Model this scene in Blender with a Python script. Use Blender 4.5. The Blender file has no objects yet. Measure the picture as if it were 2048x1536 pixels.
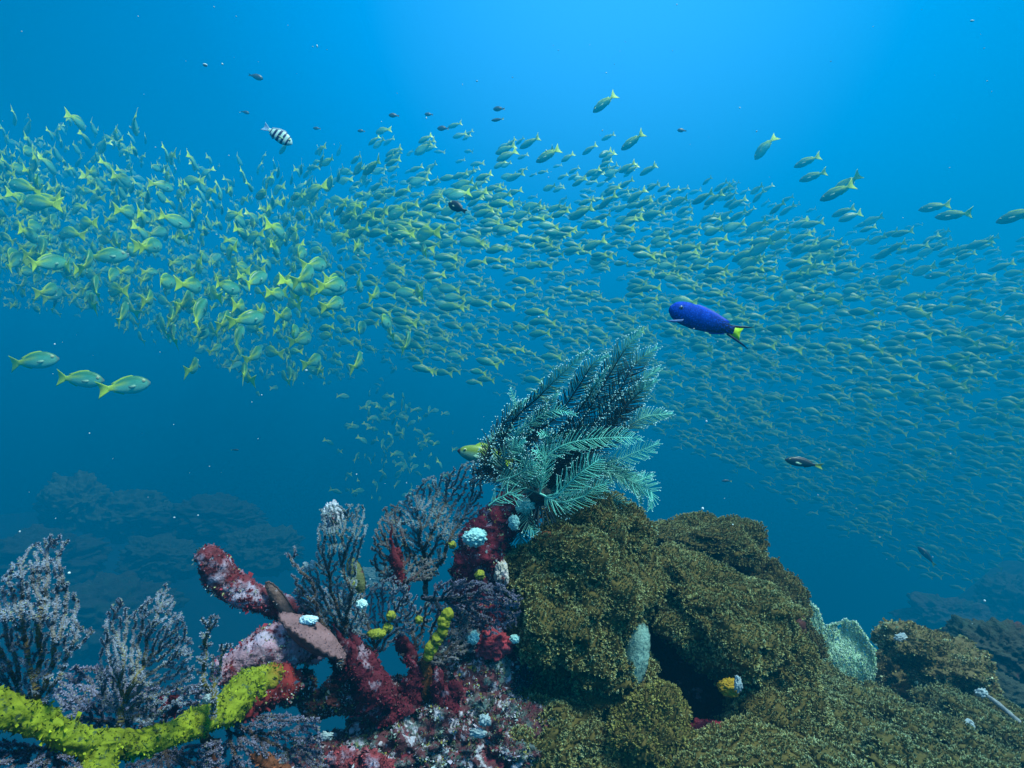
import bpy, math, random
import numpy as np
R = math.radians
C = bpy.context.scene.collection
sc = bpy.context.scene
F = 1138.0                      # focal length of the lens in picture units

def P(px, py, Y):               # a point seen at px, py that stands Y metres ahead
    return np.array([(px-1024)/F*Y, Y, -(py-768)/F*Y])

# ------------------------------------------------------------------ camera
cam = bpy.data.cameras.new('camera'); co = bpy.data.objects.new('camera', cam); C.objects.link(co)
cam.sensor_width = 36; cam.lens = 36*F/2048; cam.clip_start = 0.02; cam.clip_end = 400
co.location = (0, 0, 0); co.rotation_euler = (R(90), 0, 0); sc.camera = co
# ------------------------------------------------------------------ world: daylight glowing down through the water
SUN_EL, SUN_AZ = 62, 118         # azimuth to the right of straight ahead
w = bpy.data.worlds.new('World'); sc.world = w; w.use_nodes = True
nt = w.node_tree; nt.nodes.clear(); L = nt.links.new
def N(t, **k):
    n = nt.nodes.new(t)
    for a, b in k.items(): setattr(n, a, b)
    return n
tc = N('ShaderNodeTexCoord')
gl = N('ShaderNodeVectorMath', operation='DOT_PRODUCT'); L(tc.outputs['Generated'], gl.inputs[0])
gd = np.array([0.20, 1.0, 0.72]); gd = gd/np.linalg.norm(gd); gl.inputs[1].default_value = gd
cr = N('ShaderNodeValToRGB'); L(gl.outputs['Value'], cr.inputs[0])
e = cr.color_ramp.elements
e[0].position = 0.0; e[0].color = (0.0, 0.014, 0.035, 1)
e[1].position = 1.0; e[1].color = (0.055, 0.47, 1.15, 1)
for p, c in ((0.45, (0.0, 0.012, 0.04, 1)), (0.68, (0.0, 0.018, 0.08, 1)), (0.82, (0.0, 0.10, 0.33, 1)), (0.93, (0.0, 0.27, 0.78, 1))):
    q = e.new(p); q.color = c
sky = N('ShaderNodeTexSky', sky_type='NISHITA'); sky.sun_disc = False
sky.sun_elevation = R(SUN_EL); sky.sun_rotation = R(SUN_AZ)
mx = N('ShaderNodeMix', data_type='RGBA', blend_type='MULTIPLY'); mx.inputs[0].default_value = 1
L(sky.outputs[0], mx.inputs[6]); mx.inputs[7].default_value = (0.0, 0.10, 0.22, 1)
b1 = N('ShaderNodeBackground'); L(mx.outputs[2], b1.inputs[0]); b1.inputs[1].default_value = 0.05
sx = N('ShaderNodeSeparateXYZ'); L(tc.outputs['Generated'], sx.inputs[0])
mr = N('ShaderNodeMapRange', interpolation_type='SMOOTHSTEP'); mr.inputs[1].default_value = 0.55; mr.inputs[2].default_value = 0.95; L(sx.outputs[2], mr.inputs[0])
up = N('ShaderNodeMix', data_type='RGBA'); L(mr.outputs[0], up.inputs[0]); L(cr.outputs[0], up.inputs[6]); up.inputs[7].default_value = (0.65, 1.15, 1.55, 1)
b2 = N('ShaderNodeBackground'); L(up.outputs[2], b2.inputs[0]); b2.inputs[1].default_value = 0.9
ad = N('ShaderNodeAddShader'); L(b1.outputs[0], ad.inputs[0]); L(b2.outputs[0], ad.inputs[1])
wo = N('ShaderNodeOutputWorld'); L(ad.outputs[0], wo.inputs[0])
# ------------------------------------------------------------------ sun, softened by the surface above
sl = bpy.data.lights.new('sun', 'SUN'); so = bpy.data.objects.new('sun', sl); C.objects.link(so)
sl.energy = 5.0; sl.angle = R(12); sl.color = (0.76, 1.0, 0.84)
so.rotation_euler = (R(14), R(25), 0)
so.location = (0, 0, 6)
sc.view_settings.view_transform = 'Standard'; sc.view_settings.look = 'None'
sc.view_settings.gamma = 1; sc.view_settings.exposure = 0.82
cy = sc.cycles
cy.max_bounces = 5; cy.diffuse_bounces = 2; cy.glossy_bounces = 2; cy.transmission_bounces = 2; cy.transparent_max_bounces = 6
cy.volume_bounces = 0; cy.sample_clamp_indirect = 4; cy.use_denoising = True

# ================================================================== numeric helpers
rng = np.random.default_rng(7)
def unit(v, ax=-1):
    return v/np.maximum(np.linalg.norm(v, axis=ax, keepdims=True), 1e-9)
def hash3(i, j, k, s):
    h = (i*374761393 + j*668265263 + k*1274126177 + s*974634777) & 0xffffffff
    h = ((h ^ (h >> 13))*1103515245) & 0xffffffff
    h = ((h ^ (h >> 16))*2246822519) & 0xffffffff
    return ((h ^ (h >> 13)) & 0xffffff)/0xffffff
def noise(p, s=0):
    p = np.asarray(p, float); i = np.floor(p).astype(np.int64); f = p-i; f = f*f*(3-2*f); o = 0
    for a in (0, 1):
        for b in (0, 1):
            for c in (0, 1):
                wgt = (f[..., 0] if a else 1-f[..., 0])*(f[..., 1] if b else 1-f[..., 1])*(f[..., 2] if c else 1-f[..., 2])
                o = o + wgt*hash3(i[..., 0]+a, i[..., 1]+b, i[..., 2]+c, s)
    return o*2-1
def fbm(p, s=0, o=4, g=0.5):
    p = np.asarray(p, float); t = 0; a = 1
    for k in range(o):
        t = t + a*noise(p*(2**k)+k*17.3, s+k); a *= g
    return t
def catmull(pts, n):
    pts = np.asarray(pts, float); m = len(pts)
    q = np.vstack([2*pts[0]-pts[1], pts, 2*pts[-1]-pts[-2]])
    u = np.linspace(0, m-1-1e-6, n); i = u.astype(int); t = (u-i)[:, None]
    a, b, c, d = q[i], q[i+1], q[i+2], q[i+3]
    return 0.5*((2*b)+(-a+c)*t+(2*a-5*b+4*c-d)*t*t+(-a+3*b-3*c+d)*t**3)

class G:
    """collects vertices, faces and vertex colours of ONE mesh"""
    def __init__(s): s.v = []; s.t = []; s.q = []; s.c = []; s.n = 0
    def add(s, v, f, c):
        v = np.asarray(v, float).reshape(-1, 3); f = np.asarray(f, int)
        c = np.broadcast_to(np.asarray(c, float), (len(v), 3))
        (s.t if f.shape[1] == 3 else s.q).append(f+s.n)
        s.v.append(v); s.c.append(c); s.n += len(v); return s
    def mesh(s, name, mat, smooth=True):
        V = np.vstack(s.v); Cc = np.vstack(s.c)
        T = np.vstack(s.t) if s.t else np.zeros((0, 3), int); Q = np.vstack(s.q) if s.q else np.zeros((0, 4), int)
        m = bpy.data.meshes.new(name); m.vertices.add(len(V)); m.vertices.foreach_set('co', V.astype(np.float32).ravel())
        m.loops.add(T.size+Q.size); m.loops.foreach_set('vertex_index', np.concatenate([T.ravel(), Q.ravel()]).astype(np.int32))
        m.polygons.add(len(T)+len(Q))
        st = np.concatenate([np.arange(len(T))*3, T.size+np.arange(len(Q))*4]).astype(np.int32)
        m.polygons.foreach_set('loop_start', st)
        m.polygons.foreach_set('use_smooth', np.full(len(T)+len(Q), smooth))
        m.update(calc_edges=True)
        a = m.color_attributes.new('Col', 'FLOAT_COLOR', 'POINT')
        a.data.foreach_set('color', np.hstack([Cc, np.ones((len(V), 1))]).astype(np.float32).ravel())
        m.materials.append(mat); return m
def obj(name, g, mat, parent=None, origin=None, smooth=True):
    if origin is not None:
        g.v = [v-np.asarray(origin) for v in g.v]
    o = bpy.data.objects.new(name, g.mesh(name, mat, smooth)); C.objects.link(o)
    if parent is not None: o.parent = parent
    elif origin is not None: o.location = origin
    return o
def tag(o, label=None, cat=None, group=None, kind=None):
    if label: o['label'] = label
    if cat: o['category'] = cat
    if group: o['group'] = group
    if kind: o['kind'] = kind
    return o
def thing(name, loc, label, cat, group=None):
    o = bpy.data.objects.new(name, None); C.objects.link(o); o.location = loc
    o.empty_display_size = 0.05
    return tag(o, label, cat, group)

def tubes(paths, rad, n=4, cap=True, ref=(0.13, 0.31, 0.94)):
    """K tubes at once: paths K,P,3  rad K,P -> verts, quads, t along the tube"""
    paths = np.asarray(paths, float); K, Pn, _ = paths.shape
    rad = np.broadcast_to(np.asarray(rad, float), (K, Pn))
    tn = unit(np.gradient(paths, axis=1))
    r = np.broadcast_to(np.array(ref), tn.shape)
    a = np.cross(tn, r); bad = np.linalg.norm(a, axis=-1) < 0.15
    a[bad] = np.cross(tn[bad], np.array([0.9, 0.1, -0.2])); a = unit(a); b = np.cross(tn, a)
    an = np.arange(n)/n*2*np.pi
    V = paths[:, :, None]+rad[:, :, None, None]*(a[:, :, None]*np.cos(an)[None, None, :, None]+b[:, :, None]*np.sin(an)[None, None, :, None])
    idx = np.arange(K*Pn*n).reshape(K, Pn, n)
    q = np.stack([idx[:, :-1], np.roll(idx, -1, 2)[:, :-1], np.roll(idx, -1, 2)[:, 1:], idx[:, 1:]], -1).reshape(-1, 4)
    t = np.broadcast_to(np.linspace(0, 1, Pn)[None, :, None], (K, Pn, n))
    return V.reshape(-1, 3), q, t.reshape(-1)

_ico = {}
def ico(sub):
    if sub in _ico: return _ico[sub]
    t = (1+5**.5)/2
    v = [(-1, t, 0), (1, t, 0), (-1, -t, 0), (1, -t, 0), (0, -1, t), (0, 1, t), (0, -1, -t), (0, 1, -t), (t, 0, -1), (t, 0, 1), (-t, 0, -1), (-t, 0, 1)]
    f = np.array([(0, 11, 5), (0, 5, 1), (0, 1, 7), (0, 7, 10), (0, 10, 11), (1, 5, 9), (5, 11, 4), (11, 10, 2), (10, 7, 6), (7, 1, 8),
                  (3, 9, 4), (3, 4, 2), (3, 2, 6), (3, 6, 8), (3, 8, 9), (4, 9, 5), (2, 4, 11), (6, 2, 10), (8, 6, 7), (9, 8, 1)])
    v = unit(np.array(v, float))
    for _ in range(sub):
        e = np.vstack([f[:, [0, 1]], f[:, [1, 2]], f[:, [2, 0]]]); es = np.sort(e, 1)
        u, inv = np.unique(es, axis=0, return_inverse=True); inv = inv.ravel()
        mid = unit(v[u[:, 0]]+v[u[:, 1]]); base = len(v); v = np.vstack([v, mid]); n = len(f)
        a, b, c = base+inv[:n], base+inv[n:2*n], base+inv[2*n:]
        f = np.vstack([np.c_[f[:, 0], a, c], np.c_[f[:, 1], b, a], np.c_[f[:, 2], c, b], np.c_[a, b, c]])
    _ico[sub] = (v, f); return v, f
def vnormals(v, f):
    fn = np.cross(v[f[:, 1]]-v[f[:, 0]], v[f[:, 2]]-v[f[:, 0]]); n = np.zeros_like(v)
    for k in range(3): np.add.at(n, f[:, k], fn)
    return unit(n)
def blob(c, r, sub=4, amp=0.18, fr=1.6, seed=0, fine=0.0, finef=8.0, tilt=0.0, worley=0.0):
    d, f = ico(sub); r = np.asarray(r, float)
    k = 1+amp*fbm(d*fr+seed*3.7, seed, 4)
    if fine: k = k+fine*fbm(d*finef+seed, seed+9, 3, 0.6)
    if worley: k = k+worley*(0.5-np.abs(noise(d*finef*0.7, seed+3)))
    v = d*k[:, None]*r
    if tilt:
        cs, sn = math.cos(tilt), math.sin(tilt); x = v[:, 0]*cs-v[:, 2]*sn; z = v[:, 0]*sn+v[:, 2]*cs; v = np.c_[x, v[:, 1], z]
    return v+np.asarray(c), f
def scatter(v, f, n, rg):
    A = v[f[:, 0]]; B = v[f[:, 1]]; Cc = v[f[:, 2]]
    fn = np.cross(B-A, Cc-A); ar = np.linalg.norm(fn, axis=1); k = rg.choice(len(f), n, p=ar/ar.sum())
    a, b = rg.random(n), rg.random(n); m = a+b > 1; a[m] = 1-a[m]; b[m] = 1-b[m]
    vn = vnormals(v, f)
    wn = vn[f[k, 0]]*(1-a-b)[:, None]+vn[f[k, 1]]*a[:, None]+vn[f[k, 2]]*b[:, None]
    return A[k]+(B[k]-A[k])*a[:, None]+(Cc[k]-A[k])*b[:, None], unit(wn)
def area(v, f):
    return np.linalg.norm(np.cross(v[f[:, 1]]-v[f[:, 0]], v[f[:, 2]]-v[f[:, 0]]), axis=1).sum()/2

# ================================================================== materials
def mat(name, rough=0.7, nscale=60, namt=0.35, bump=0.3, bscale=120, spec=0.25, sss=0.0, spots=None, dist=0.002, metal=0.0):
    m = bpy.data.materials.new(name); m.use_nodes = True; t = m.node_tree; b = t.nodes['Principled BSDF']; K = t.links.new
    at = t.nodes.new('ShaderNodeAttribute'); at.attribute_name = 'Col'
    tc = t.nodes.new('ShaderNodeTexCoord')
    n1 = t.nodes.new('ShaderNodeTexNoise'); n1.inputs['Scale'].default_value = nscale; n1.inputs['Detail'].default_value = 5; K(tc.outputs['Object'], n1.inputs['Vector'])
    mr = t.nodes.new('ShaderNodeMapRange'); mr.inputs[1].default_value = 0.25; mr.inputs[2].default_value = 0.75
    mr.inputs[3].default_value = 1-namt; mr.inputs[4].default_value = 1+namt; K(n1.outputs[0], mr.inputs[0])
    mx = t.nodes.new('ShaderNodeVectorMath'); mx.operation = 'SCALE'; K(at.outputs['Color'], mx.inputs[0]); K(mr.outputs[0], mx.inputs['Scale'])
    last = mx.outputs[0]
    for (c, sca, thr, wid, off) in (spots or []):
        n = t.nodes.new('ShaderNodeTexNoise'); n.inputs['Scale'].default_value = sca; n.inputs['Detail'].default_value = 6; n.inputs['Roughness'].default_value = 0.65
        mp = t.nodes.new('ShaderNodeVectorMath'); mp.operation = 'ADD'; mp.inputs[1].default_value = (off, off*1.7, -off); K(tc.outputs['Object'], mp.inputs[0]); K(mp.outputs[0], n.inputs['Vector'])
        r = t.nodes.new('ShaderNodeMapRange'); r.inputs[1].default_value = thr; r.inputs[2].default_value = thr+wid; K(n.outputs[0], r.inputs[0])
        x = t.nodes.new('ShaderNodeMix'); x.data_type = 'RGBA'; K(r.outputs[0], x.inputs[0]); K(last, x.inputs[6]); x.inputs[7].default_value = (*c, 1); last = x.outputs[2]
    K(last, b.inputs['Base Color'])
    b.inputs['Roughness'].default_value = rough; b.inputs['Specular IOR Level'].default_value = spec; b.inputs['Metallic'].default_value = metal
    if bump:
        n2 = t.nodes.new('ShaderNodeTexNoise'); n2.inputs['Scale'].default_value = bscale; n2.inputs['Detail'].default_value = 4; K(tc.outputs['Object'], n2.inputs['Vector'])
        bp = t.nodes.new('ShaderNodeBump'); bp.inputs['Strength'].default_value = bump; bp.inputs['Distance'].default_value = dist; K(n2.outputs[0], bp.inputs['Height']); K(bp.outputs[0], b.inputs['Normal'])
    return m
MAROON = (0.17, 0.012, 0.028); CHALK = (0.55, 0.50, 0.60); OCHRE = (0.30, 0.26, 0.03); SLATE = (0.10, 0.17, 0.17); AQUA = (0.42, 0.72, 0.70)
M_crust = mat('encrusted_rock', 0.85, 90, 0.5, 0.9, 160, spots=[(SLATE, 22, 0.52, 0.10, 3.1), ((0.26, 0.03, 0.05), 40, 0.57, 0.08, 8.2), (CHALK, 50, 0.55, 0.07, 1.7), (OCHRE, 50, 0.62, 0.06, 12.4), (AQUA, 110, 0.66, 0.05, 20.3)], dist=0.006)
M_maroon = mat('maroon_crust', 0.8, 80, 0.45, 0.8, 170, spots=[((0.32, 0.20, 0.26), 34, 0.58, 0.06, 4.0), (OCHRE, 40, 0.66, 0.03, 9.0)], dist=0.004)
M_pinkcrust = mat('pink_crust', 0.85, 90, 0.45, 0.9, 180, spots=[((0.46, 0.36, 0.48), 30, 0.50, 0.12, 2.2), ((0.16, 0.012, 0.02), 55, 0.55, 0.08, 6.6), ((0.60, 0.60, 0.70), 90, 0.62, 0.06, 16.6), ((0.30, 0.32, 0.14), 80, 0.66, 0.04, 5.0)], dist=0.005)
M_yellow = mat('yellow_sponge', 0.8, 70, 0.3, 0.8, 120, spots=[((0.06, 0.09, 0.03), 90, 0.57, 0.05, 1.0), ((0.20, 0.12, 0.02), 20, 0.66, 0.08, 3.0)], dist=0.005)
M_soft = mat('soft_coral_polyps', 0.75, 25, 0.45, 0.0, spec=0.2)
M_skin = mat('soft_coral_skin', 0.8, 60, 0.4, 0.5, 200, dist=0.003)
M_gorg = mat('gorgonian', 0.8, 60, 0.35, 0.0, spec=0.2)
M_feather = mat('feather_star', 0.45, 40, 0.15, 0.0, spec=0.4)
M_fish = mat('fish_skin', 0.38, 30, 0.15, 0.0, spec=0.5)
M_fin = mat('fish_fin', 0.5, 30, 0.2, 0.0, spec=0.3)
M_eye = mat('fish_eye', 0.1, 10, 0.0, 0.0, spec=0.8)
M_sponge = mat('red_sponge', 0.75, 60, 0.4, 0.7, 140, dist=0.003)
M_white = mat('white_crust', 0.7, 90, 0.3, 0.8, 220, dist=0.003)
M_shell = mat('oyster_shell', 0.8, 60, 0.35, 0.8, 140, spots=[((0.45, 0.40, 0.50), 30, 0.60, 0.05, 2.0), ((0.15, 0.05, 0.06), 50, 0.62, 0.04, 7.0)], dist=0.004)
M_ground = mat('reef_ground', 0.9, 6, 0.5, 1.0, 30, spots=[((0.03, 0.055, 0.035), 3, 0.5, 0.1, 1.0), ((0.09, 0.09, 0.06), 9, 0.58, 0.1, 5.0), ((0.08, 0.03, 0.03), 12, 0.63, 0.08, 9.0), ((0.16, 0.18, 0.15), 16, 0.66, 0.08, 2.0)], dist=0.03)
M_snow = mat('particles', 0.5, 10, 0.0, 0.0)

# ================================================================== setting: seabed
PX0, PY0 = 0.62, 1.0
def ground_z(x, y):
    xo, yo = x, y; x = x/4.0; y = y/4.0
    z = -5.0+0*x
    sm = lambda a, b, v: np.clip((v-a)/(b-a), 0, 1)**2*(3-2*np.clip((v-a)/(b-a), 0, 1))
    left = sm(0.8, -5.4, x)*np.exp(-((y-7.0)/3.8)**2)
    z = z+3.35*left
    left2 = sm(-0.2, -2.2, x)*np.exp(-((y-2.4)/1.8)**2); z = z+0.9*left2
    right = sm(1.3, 3.1, x-0.18*(y-3))*np.exp(-((y-3.2)/2.6)**2)
    z = z+4.0*right
    far = sm(9, 30, y); z = z+1.0*far
    z = z*4.0; x, y = xo, yo
    p = np.exp(-(np.maximum(np.abs(x-0.75)-0.75, 0)/0.20)**2)*np.exp(-(np.maximum(np.abs(y-0.75)-0.55, 0)/0.25)**2)
    z = np.where(p > 0.001, z*(1-p)+(-0.80-0.10*(y-0.8))*p, z)
    bump = 0.35*fbm(np.stack([x*0.8, y*0.8, 0*x], -1), 5, 5, 0.5)
    near = np.exp(-((x-0.6)**2+(y-0.8)**2)/1.2)
    return z+bump*(1-0.85*near)+0.03*fbm(np.stack([x*9, y*9, 0*x], -1), 15, 3)
ax = np.concatenate([-np.geomspace(80, 8, 20), np.linspace(-7.8, -1.6, 90), np.linspace(-1.5, 3.3, 90), np.linspace(3.4, 8, 60), np.geomspace(8.2, 80, 20)])
ay = np.concatenate([-np.geomspace(12, 0.6, 10), np.linspace(-0.5, 4, 90), np.linspace(4.1, 16, 100), np.geomspace(16.5, 138, 26)])
X, Y = np.meshgrid(ax, ay); Z = ground_z(X, Y); nx, ny = len(ax), len(ay)
ii = np.arange(nx*ny).reshape(ny, nx)
q = np.stack([ii[:-1, :-1], ii[:-1, 1:], ii[1:, 1:], ii[1:, :-1]], -1).reshape(-1, 4)
tag(obj('seabed', G().add(np.stack([X, Y, Z], -1), q, (0.05, 0.055, 0.04)), M_ground), 'dim reef slope falling away into blue water', None, kind='structure')

# ================================================================== soft corals
OL = np.array((0.275, 0.215, 0.055)); OLT = np.array((0.56, 0.66, 0.34))
def polyps(v, f, spacing, size, rg, base=OL, tip=OLT, up_only=True):
    n = int(area(v, f)/spacing**2)
    p, nr = scatter(v, f, n, rg)
    if up_only: k = nr[:, 2] > -0.45; p, nr = p[k], nr[k]
    clump = noise(p*38, 3)*0.5+noise(p*90, 4)*0.5
    n = len(p); nr = unit(nr+rg.normal(0, 0.28, (n, 3)))
    s = size*(0.65+0.7*rg.random(n))*(1+0.45*clump)
    a = unit(np.cross(nr, rg.normal(0, 1, (n, 3)))); b = np.cross(nr, a)
    T = 6; ang = np.arange(T)/T*2*np.pi
    dirs = a[:, None]*np.cos(ang)[None, :, None]+b[:, None]*np.sin(ang)[None, :, None]      # n,T,3
    side = -a[:, None]*np.sin(ang)[None, :, None]+b[:, None]*np.cos(ang)[None, :, None]
    lift = (0.35+0.9*rg.random((n, T)))[..., None]
    S = s[:, None, None]
    foot = p[:, None]+nr[:, None]*S*0.15+0*dirs
    mid = p[:, None]+nr[:, None]*S*(0.5+0.35*lift)+dirs*S*0.18
    tp = p[:, None]+nr[:, None]*S*(0.62+0.5*lift)+dirs*S*(0.30)
    wd = S*0.125
    V = np.stack([foot, mid-side*wd, mid+side*wd, tp], 2)   # n,T,4,3
    idx = np.arange(n*T*4).reshape(-1, 4)
    Fc = np.vstack([idx[:, [0, 1, 2]], idx[:, [1, 3, 2]]])
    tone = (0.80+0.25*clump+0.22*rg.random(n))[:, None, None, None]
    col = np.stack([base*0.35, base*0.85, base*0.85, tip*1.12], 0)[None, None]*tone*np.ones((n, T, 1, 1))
    pale = rg.random(n) < 0.05; col[pale] = col[pale]*1.0+np.array((0.10, 0.14, 0.12))
    return V.reshape(-1, 3), Fc, col.reshape(-1, 3)
def soft_coral(px, py, Yc, rx, ry, label, ryd=None, seed=0, tilt=0.0, sub=5, sp=0.0039, size=0.0062, amp=0.28, fr=1.8, group=None, base=OL, tip=OLT, cat='soft coral', cnt=None):
    c = P(px, py, Yc) if cnt is None else np.asarray(cnt); k = Yc/F; rx_, rz_ = rx*k, ry*k; rd = (ryd*k if ryd else (rx_+rz_)/2)
    t = thing('soft_coral', c-np.array([0, 0, rz_]), label, cat, group)
    v, f = blob(c, (rx_, rd, rz_), sub, amp, fr, seed, fine=0.06, finef=6, tilt=tilt, worley=0.26)
    o = c-np.array([0, 0, rz_]); rg = np.random.default_rng(seed+100)
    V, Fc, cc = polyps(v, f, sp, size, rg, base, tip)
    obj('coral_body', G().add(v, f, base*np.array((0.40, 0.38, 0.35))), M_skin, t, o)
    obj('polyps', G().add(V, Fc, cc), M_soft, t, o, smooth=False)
    return t
SG = 'olive soft corals of the main mound'
soft_coral(1185, 1062, 1.06, 98, 78, 'fuzzy olive soft coral dome right under the black and white feather star', seed=1, tilt=0.15)
soft_coral(1140, 1195, 0.98, 128, 122, 'largest round olive soft coral with shaggy polyps, centre of the mound', seed=2)
soft_coral(1225, 1150, 1.04, 80, 80, 'olive soft coral bulging behind the right shoulder of the largest round one', seed=23)
soft_coral(1348, 1178, 1.10, 84, 66, 'bright olive soft coral on the mound below the far brown mushroom-shaped one', seed=3, tilt=-0.5)
soft_coral(1435, 1238, 1.04, 125, 94, 'broad olive soft coral lobe with pale tufts on the right of the mound', seed=4, tilt=-0.35)
soft_coral(1540, 1335, 1.04, 72, 84, 'olive soft coral overhanging the dark cleft on the right of the mound', seed=14)
soft_coral(1424, 1088, 1.36, 102, 46, 'brown mushroom-shaped soft coral standing apart against the blue water', seed=5, ryd=80, base=OL*0.95, tip=OLT*0.8)
soft_coral(1405, 1128, 1.36, 66, 30, 'brown stem lump, colour darkened as shade, under the mushroom-shaped soft coral', seed=25, base=OL*0.2, tip=OLT*0.12)  # stem colour darkened to stand in for the shade beneath the cap
soft_coral(1522, 1208, 1.34, 72, 58, 'olive brown soft coral behind the mound beside a yellow sponge spot', seed=6, base=OL*0.85, tip=OLT*0.7)
soft_coral(1545, 1228, 1.32, 50, 84, 'steep brown soft coral at the right edge of the mound', seed=16, base=OL*0.8, tip=OLT*0.65)
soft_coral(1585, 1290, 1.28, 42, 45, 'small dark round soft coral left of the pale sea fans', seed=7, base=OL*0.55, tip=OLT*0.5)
soft_coral(1600, 1348, 1.27, 28, 46, 'narrow olive soft coral touching the foot of the pale sea fans', seed=17)
soft_coral(1205, 1322, 0.99, 92, 66, 'olive soft coral hanging under the largest round one, dark below', seed=8)
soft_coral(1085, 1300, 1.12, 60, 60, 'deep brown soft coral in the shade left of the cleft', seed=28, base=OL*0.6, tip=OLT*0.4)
soft_coral(1070, 1470, 0.93, 112, 88, 'olive soft coral at the bottom of the mound next to the white knobs', seed=9)
soft_coral(1195, 1510, 0.92, 90, 60, 'olive soft coral at the bottom edge below the dark hollow', seed=19)
soft_coral(1300, 1475, 0.90, 80, 85, 'olive soft coral with yellowish polyps left of the maroon patch', seed=10, tip=np.array((0.42, 0.42, 0.12)))
soft_coral(1550, 1450, 0.98, 92, 72, 'olive soft coral beneath the dark cleft, right of the maroon patch', seed=11)
soft_coral(1480, 1540, 0.86, 120, 60, 'olive soft coral cut by the bottom edge right of the maroon patch', seed=12)
# right slope: lumps lying on the platform
k = 0
for (px, py, Yc, rx, ry) in [(1600, 1400, 1.15, 85, 50), (1690, 1420, 1.18, 80, 42), (1760, 1430, 1.22, 60, 40), (1620, 1500, 0.98, 95, 60), (1730, 1500, 1.02, 90, 50), (1840, 1480, 1.1, 85, 45),
                             (1930, 1520, 1.05, 80, 50), (1800, 1560, 0.92, 110, 55), (1960, 1460, 1.25, 70, 40), (2030, 1500, 1.15, 60, 40), (1680, 1570, 0.86, 90, 50), (1950, 1590, 0.9, 100, 60), (1990, 1430, 1.4, 60, 34), (1900, 1425, 1.35, 60, 34), (1665, 1375, 1.35, 55, 30), (1560, 1355, 1.2, 50, 40), (1585, 1560, 0.86, 90, 50)]:
    wd = ['matted soft coral clump %s' % s for s in
          ('below the dark cleft', 'just under the larger pale sea fan', 'left of the hollow rock', 'at the foot of the mound near the bottom', 'midway between the mound and the bottom edge', 'in front of the orange hollow', 'near the bottom right corner',
           'cut by the bottom edge, second from the right', 'just right of the hollow rock', 'at the right edge of the photo', 'cut by the bottom edge beside the mound', 'filling the bottom right corner', 'behind the pale stick', 'directly behind the hollow rock', 'between the sea fan and the mound', 'tucked against the small dark round coral', 'cut by the bottom edge under the mound')][k]
    soft_coral(px, py, Yc, rx, ry, wd, seed=40+k, sub=4, amp=0.3, fr=2.2, sp=0.0055, size=0.0075, tilt=-0.45, base=OL*np.array((0.85, 0.95, 1.0)), tip=OLT*np.array((0.9, 0.95, 1.1)), group='matted soft coral clumps on the right slope'); k += 1

# ================================================================== rocks
def turf(o, V, Fq, n_per, size, cols, seed, origin):
    V = np.asarray(V); Fq = np.asarray(Fq); Ft = Fq if Fq.shape[1] == 3 else np.vstack([Fq[:, [0, 1, 2]], Fq[:, [0, 2, 3]]])
    rg = np.random.default_rng(seed+77); n = int(area(V, Ft)*n_per)
    p, nr = scatter(V, Ft, n, rg)
    if ((p-V.mean(0))*nr).sum() < 0: nr = -nr
    m = noise(p*55, seed)+0.5*noise(p*140, seed+1)+rg.normal(0, 0.3, n) > -0.1; p, nr = p[m], nr[m]; n = len(p)
    d = unit(nr+rg.normal(0, 0.55, (n, 3))); s_ = unit(np.cross(d, rg.normal(0, 1, (n, 3)))); L_ = (size*rg.lognormal(0, 0.4, n))[:, None]
    W_ = L_*rg.uniform(0.15, 0.5, (n, 1)); b = p-nr*L_*0.2
    VV = np.stack([b-s_*W_*0.6, b+s_*W_*0.6, b+d*L_+s_*W_, b+d*L_*1.15-s_*W_*0.6], 1)
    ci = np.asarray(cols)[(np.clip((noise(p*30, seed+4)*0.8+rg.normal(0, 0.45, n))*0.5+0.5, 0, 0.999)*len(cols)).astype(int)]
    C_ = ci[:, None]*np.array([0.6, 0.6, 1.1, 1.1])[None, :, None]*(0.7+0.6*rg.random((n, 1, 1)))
    id_ = np.arange(n*4).reshape(-1, 4)
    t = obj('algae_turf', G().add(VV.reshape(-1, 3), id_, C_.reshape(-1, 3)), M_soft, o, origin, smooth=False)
    t['kind'] = 'stuff'; return t
TC_RED = [(0.16, 0.012, 0.02), (0.30, 0.03, 0.05), (0.22, 0.04, 0.06), (0.30, 0.16, 0.22), (0.40, 0.40, 0.20), (0.45, 0.50, 0.50)]
TC_CRUST = [(0.12, 0.012, 0.02), (0.20, 0.03, 0.045), (0.10, 0.12, 0.07), (0.12, 0.15, 0.10), (0.18, 0.24, 0.22), (0.38, 0.32, 0.42), (0.24, 0.22, 0.05), (0.46, 0.52, 0.55)]
TC_YEL = [(0.06, 0.08, 0.01), (0.20, 0.22, 0.012), (0.28, 0.32, 0.015), (0.34, 0.38, 0.02), (0.14, 0.18, 0.03)]
TC_OL = [(0.14, 0.10, 0.03), (0.22, 0.17, 0.05), (0.30, 0.24, 0.08), (0.36, 0.36, 0.16), (0.44, 0.48, 0.30)]
def rock(name, label, parts, m, col, cat='rock', amp=0.22, fr=2.0, sub=5, fine=0.10, seed=0, finef=9, turf_n=150000, tcols=None, tsize=0.0026):
    g = G(); av, af, nn_ = [], [], 0; c0 = P(parts[0][0], parts[0][1], parts[0][2])
    for i, (px, py, Yc, rx, ry, rd) in enumerate(parts):
        kk = Yc/F; v, f = blob(P(px, py, Yc), (rx*kk, rd*kk, ry*kk), sub, amp, fr, seed+i*3, fine, finef, worley=0.08); g.add(v, f, col); av.append(v); af.append(f+nn_); nn_ += len(v)
    o = tag(obj(name, g, m, None, c0), label, cat)
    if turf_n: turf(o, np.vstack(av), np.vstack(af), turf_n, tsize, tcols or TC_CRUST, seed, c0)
    return o
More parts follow.
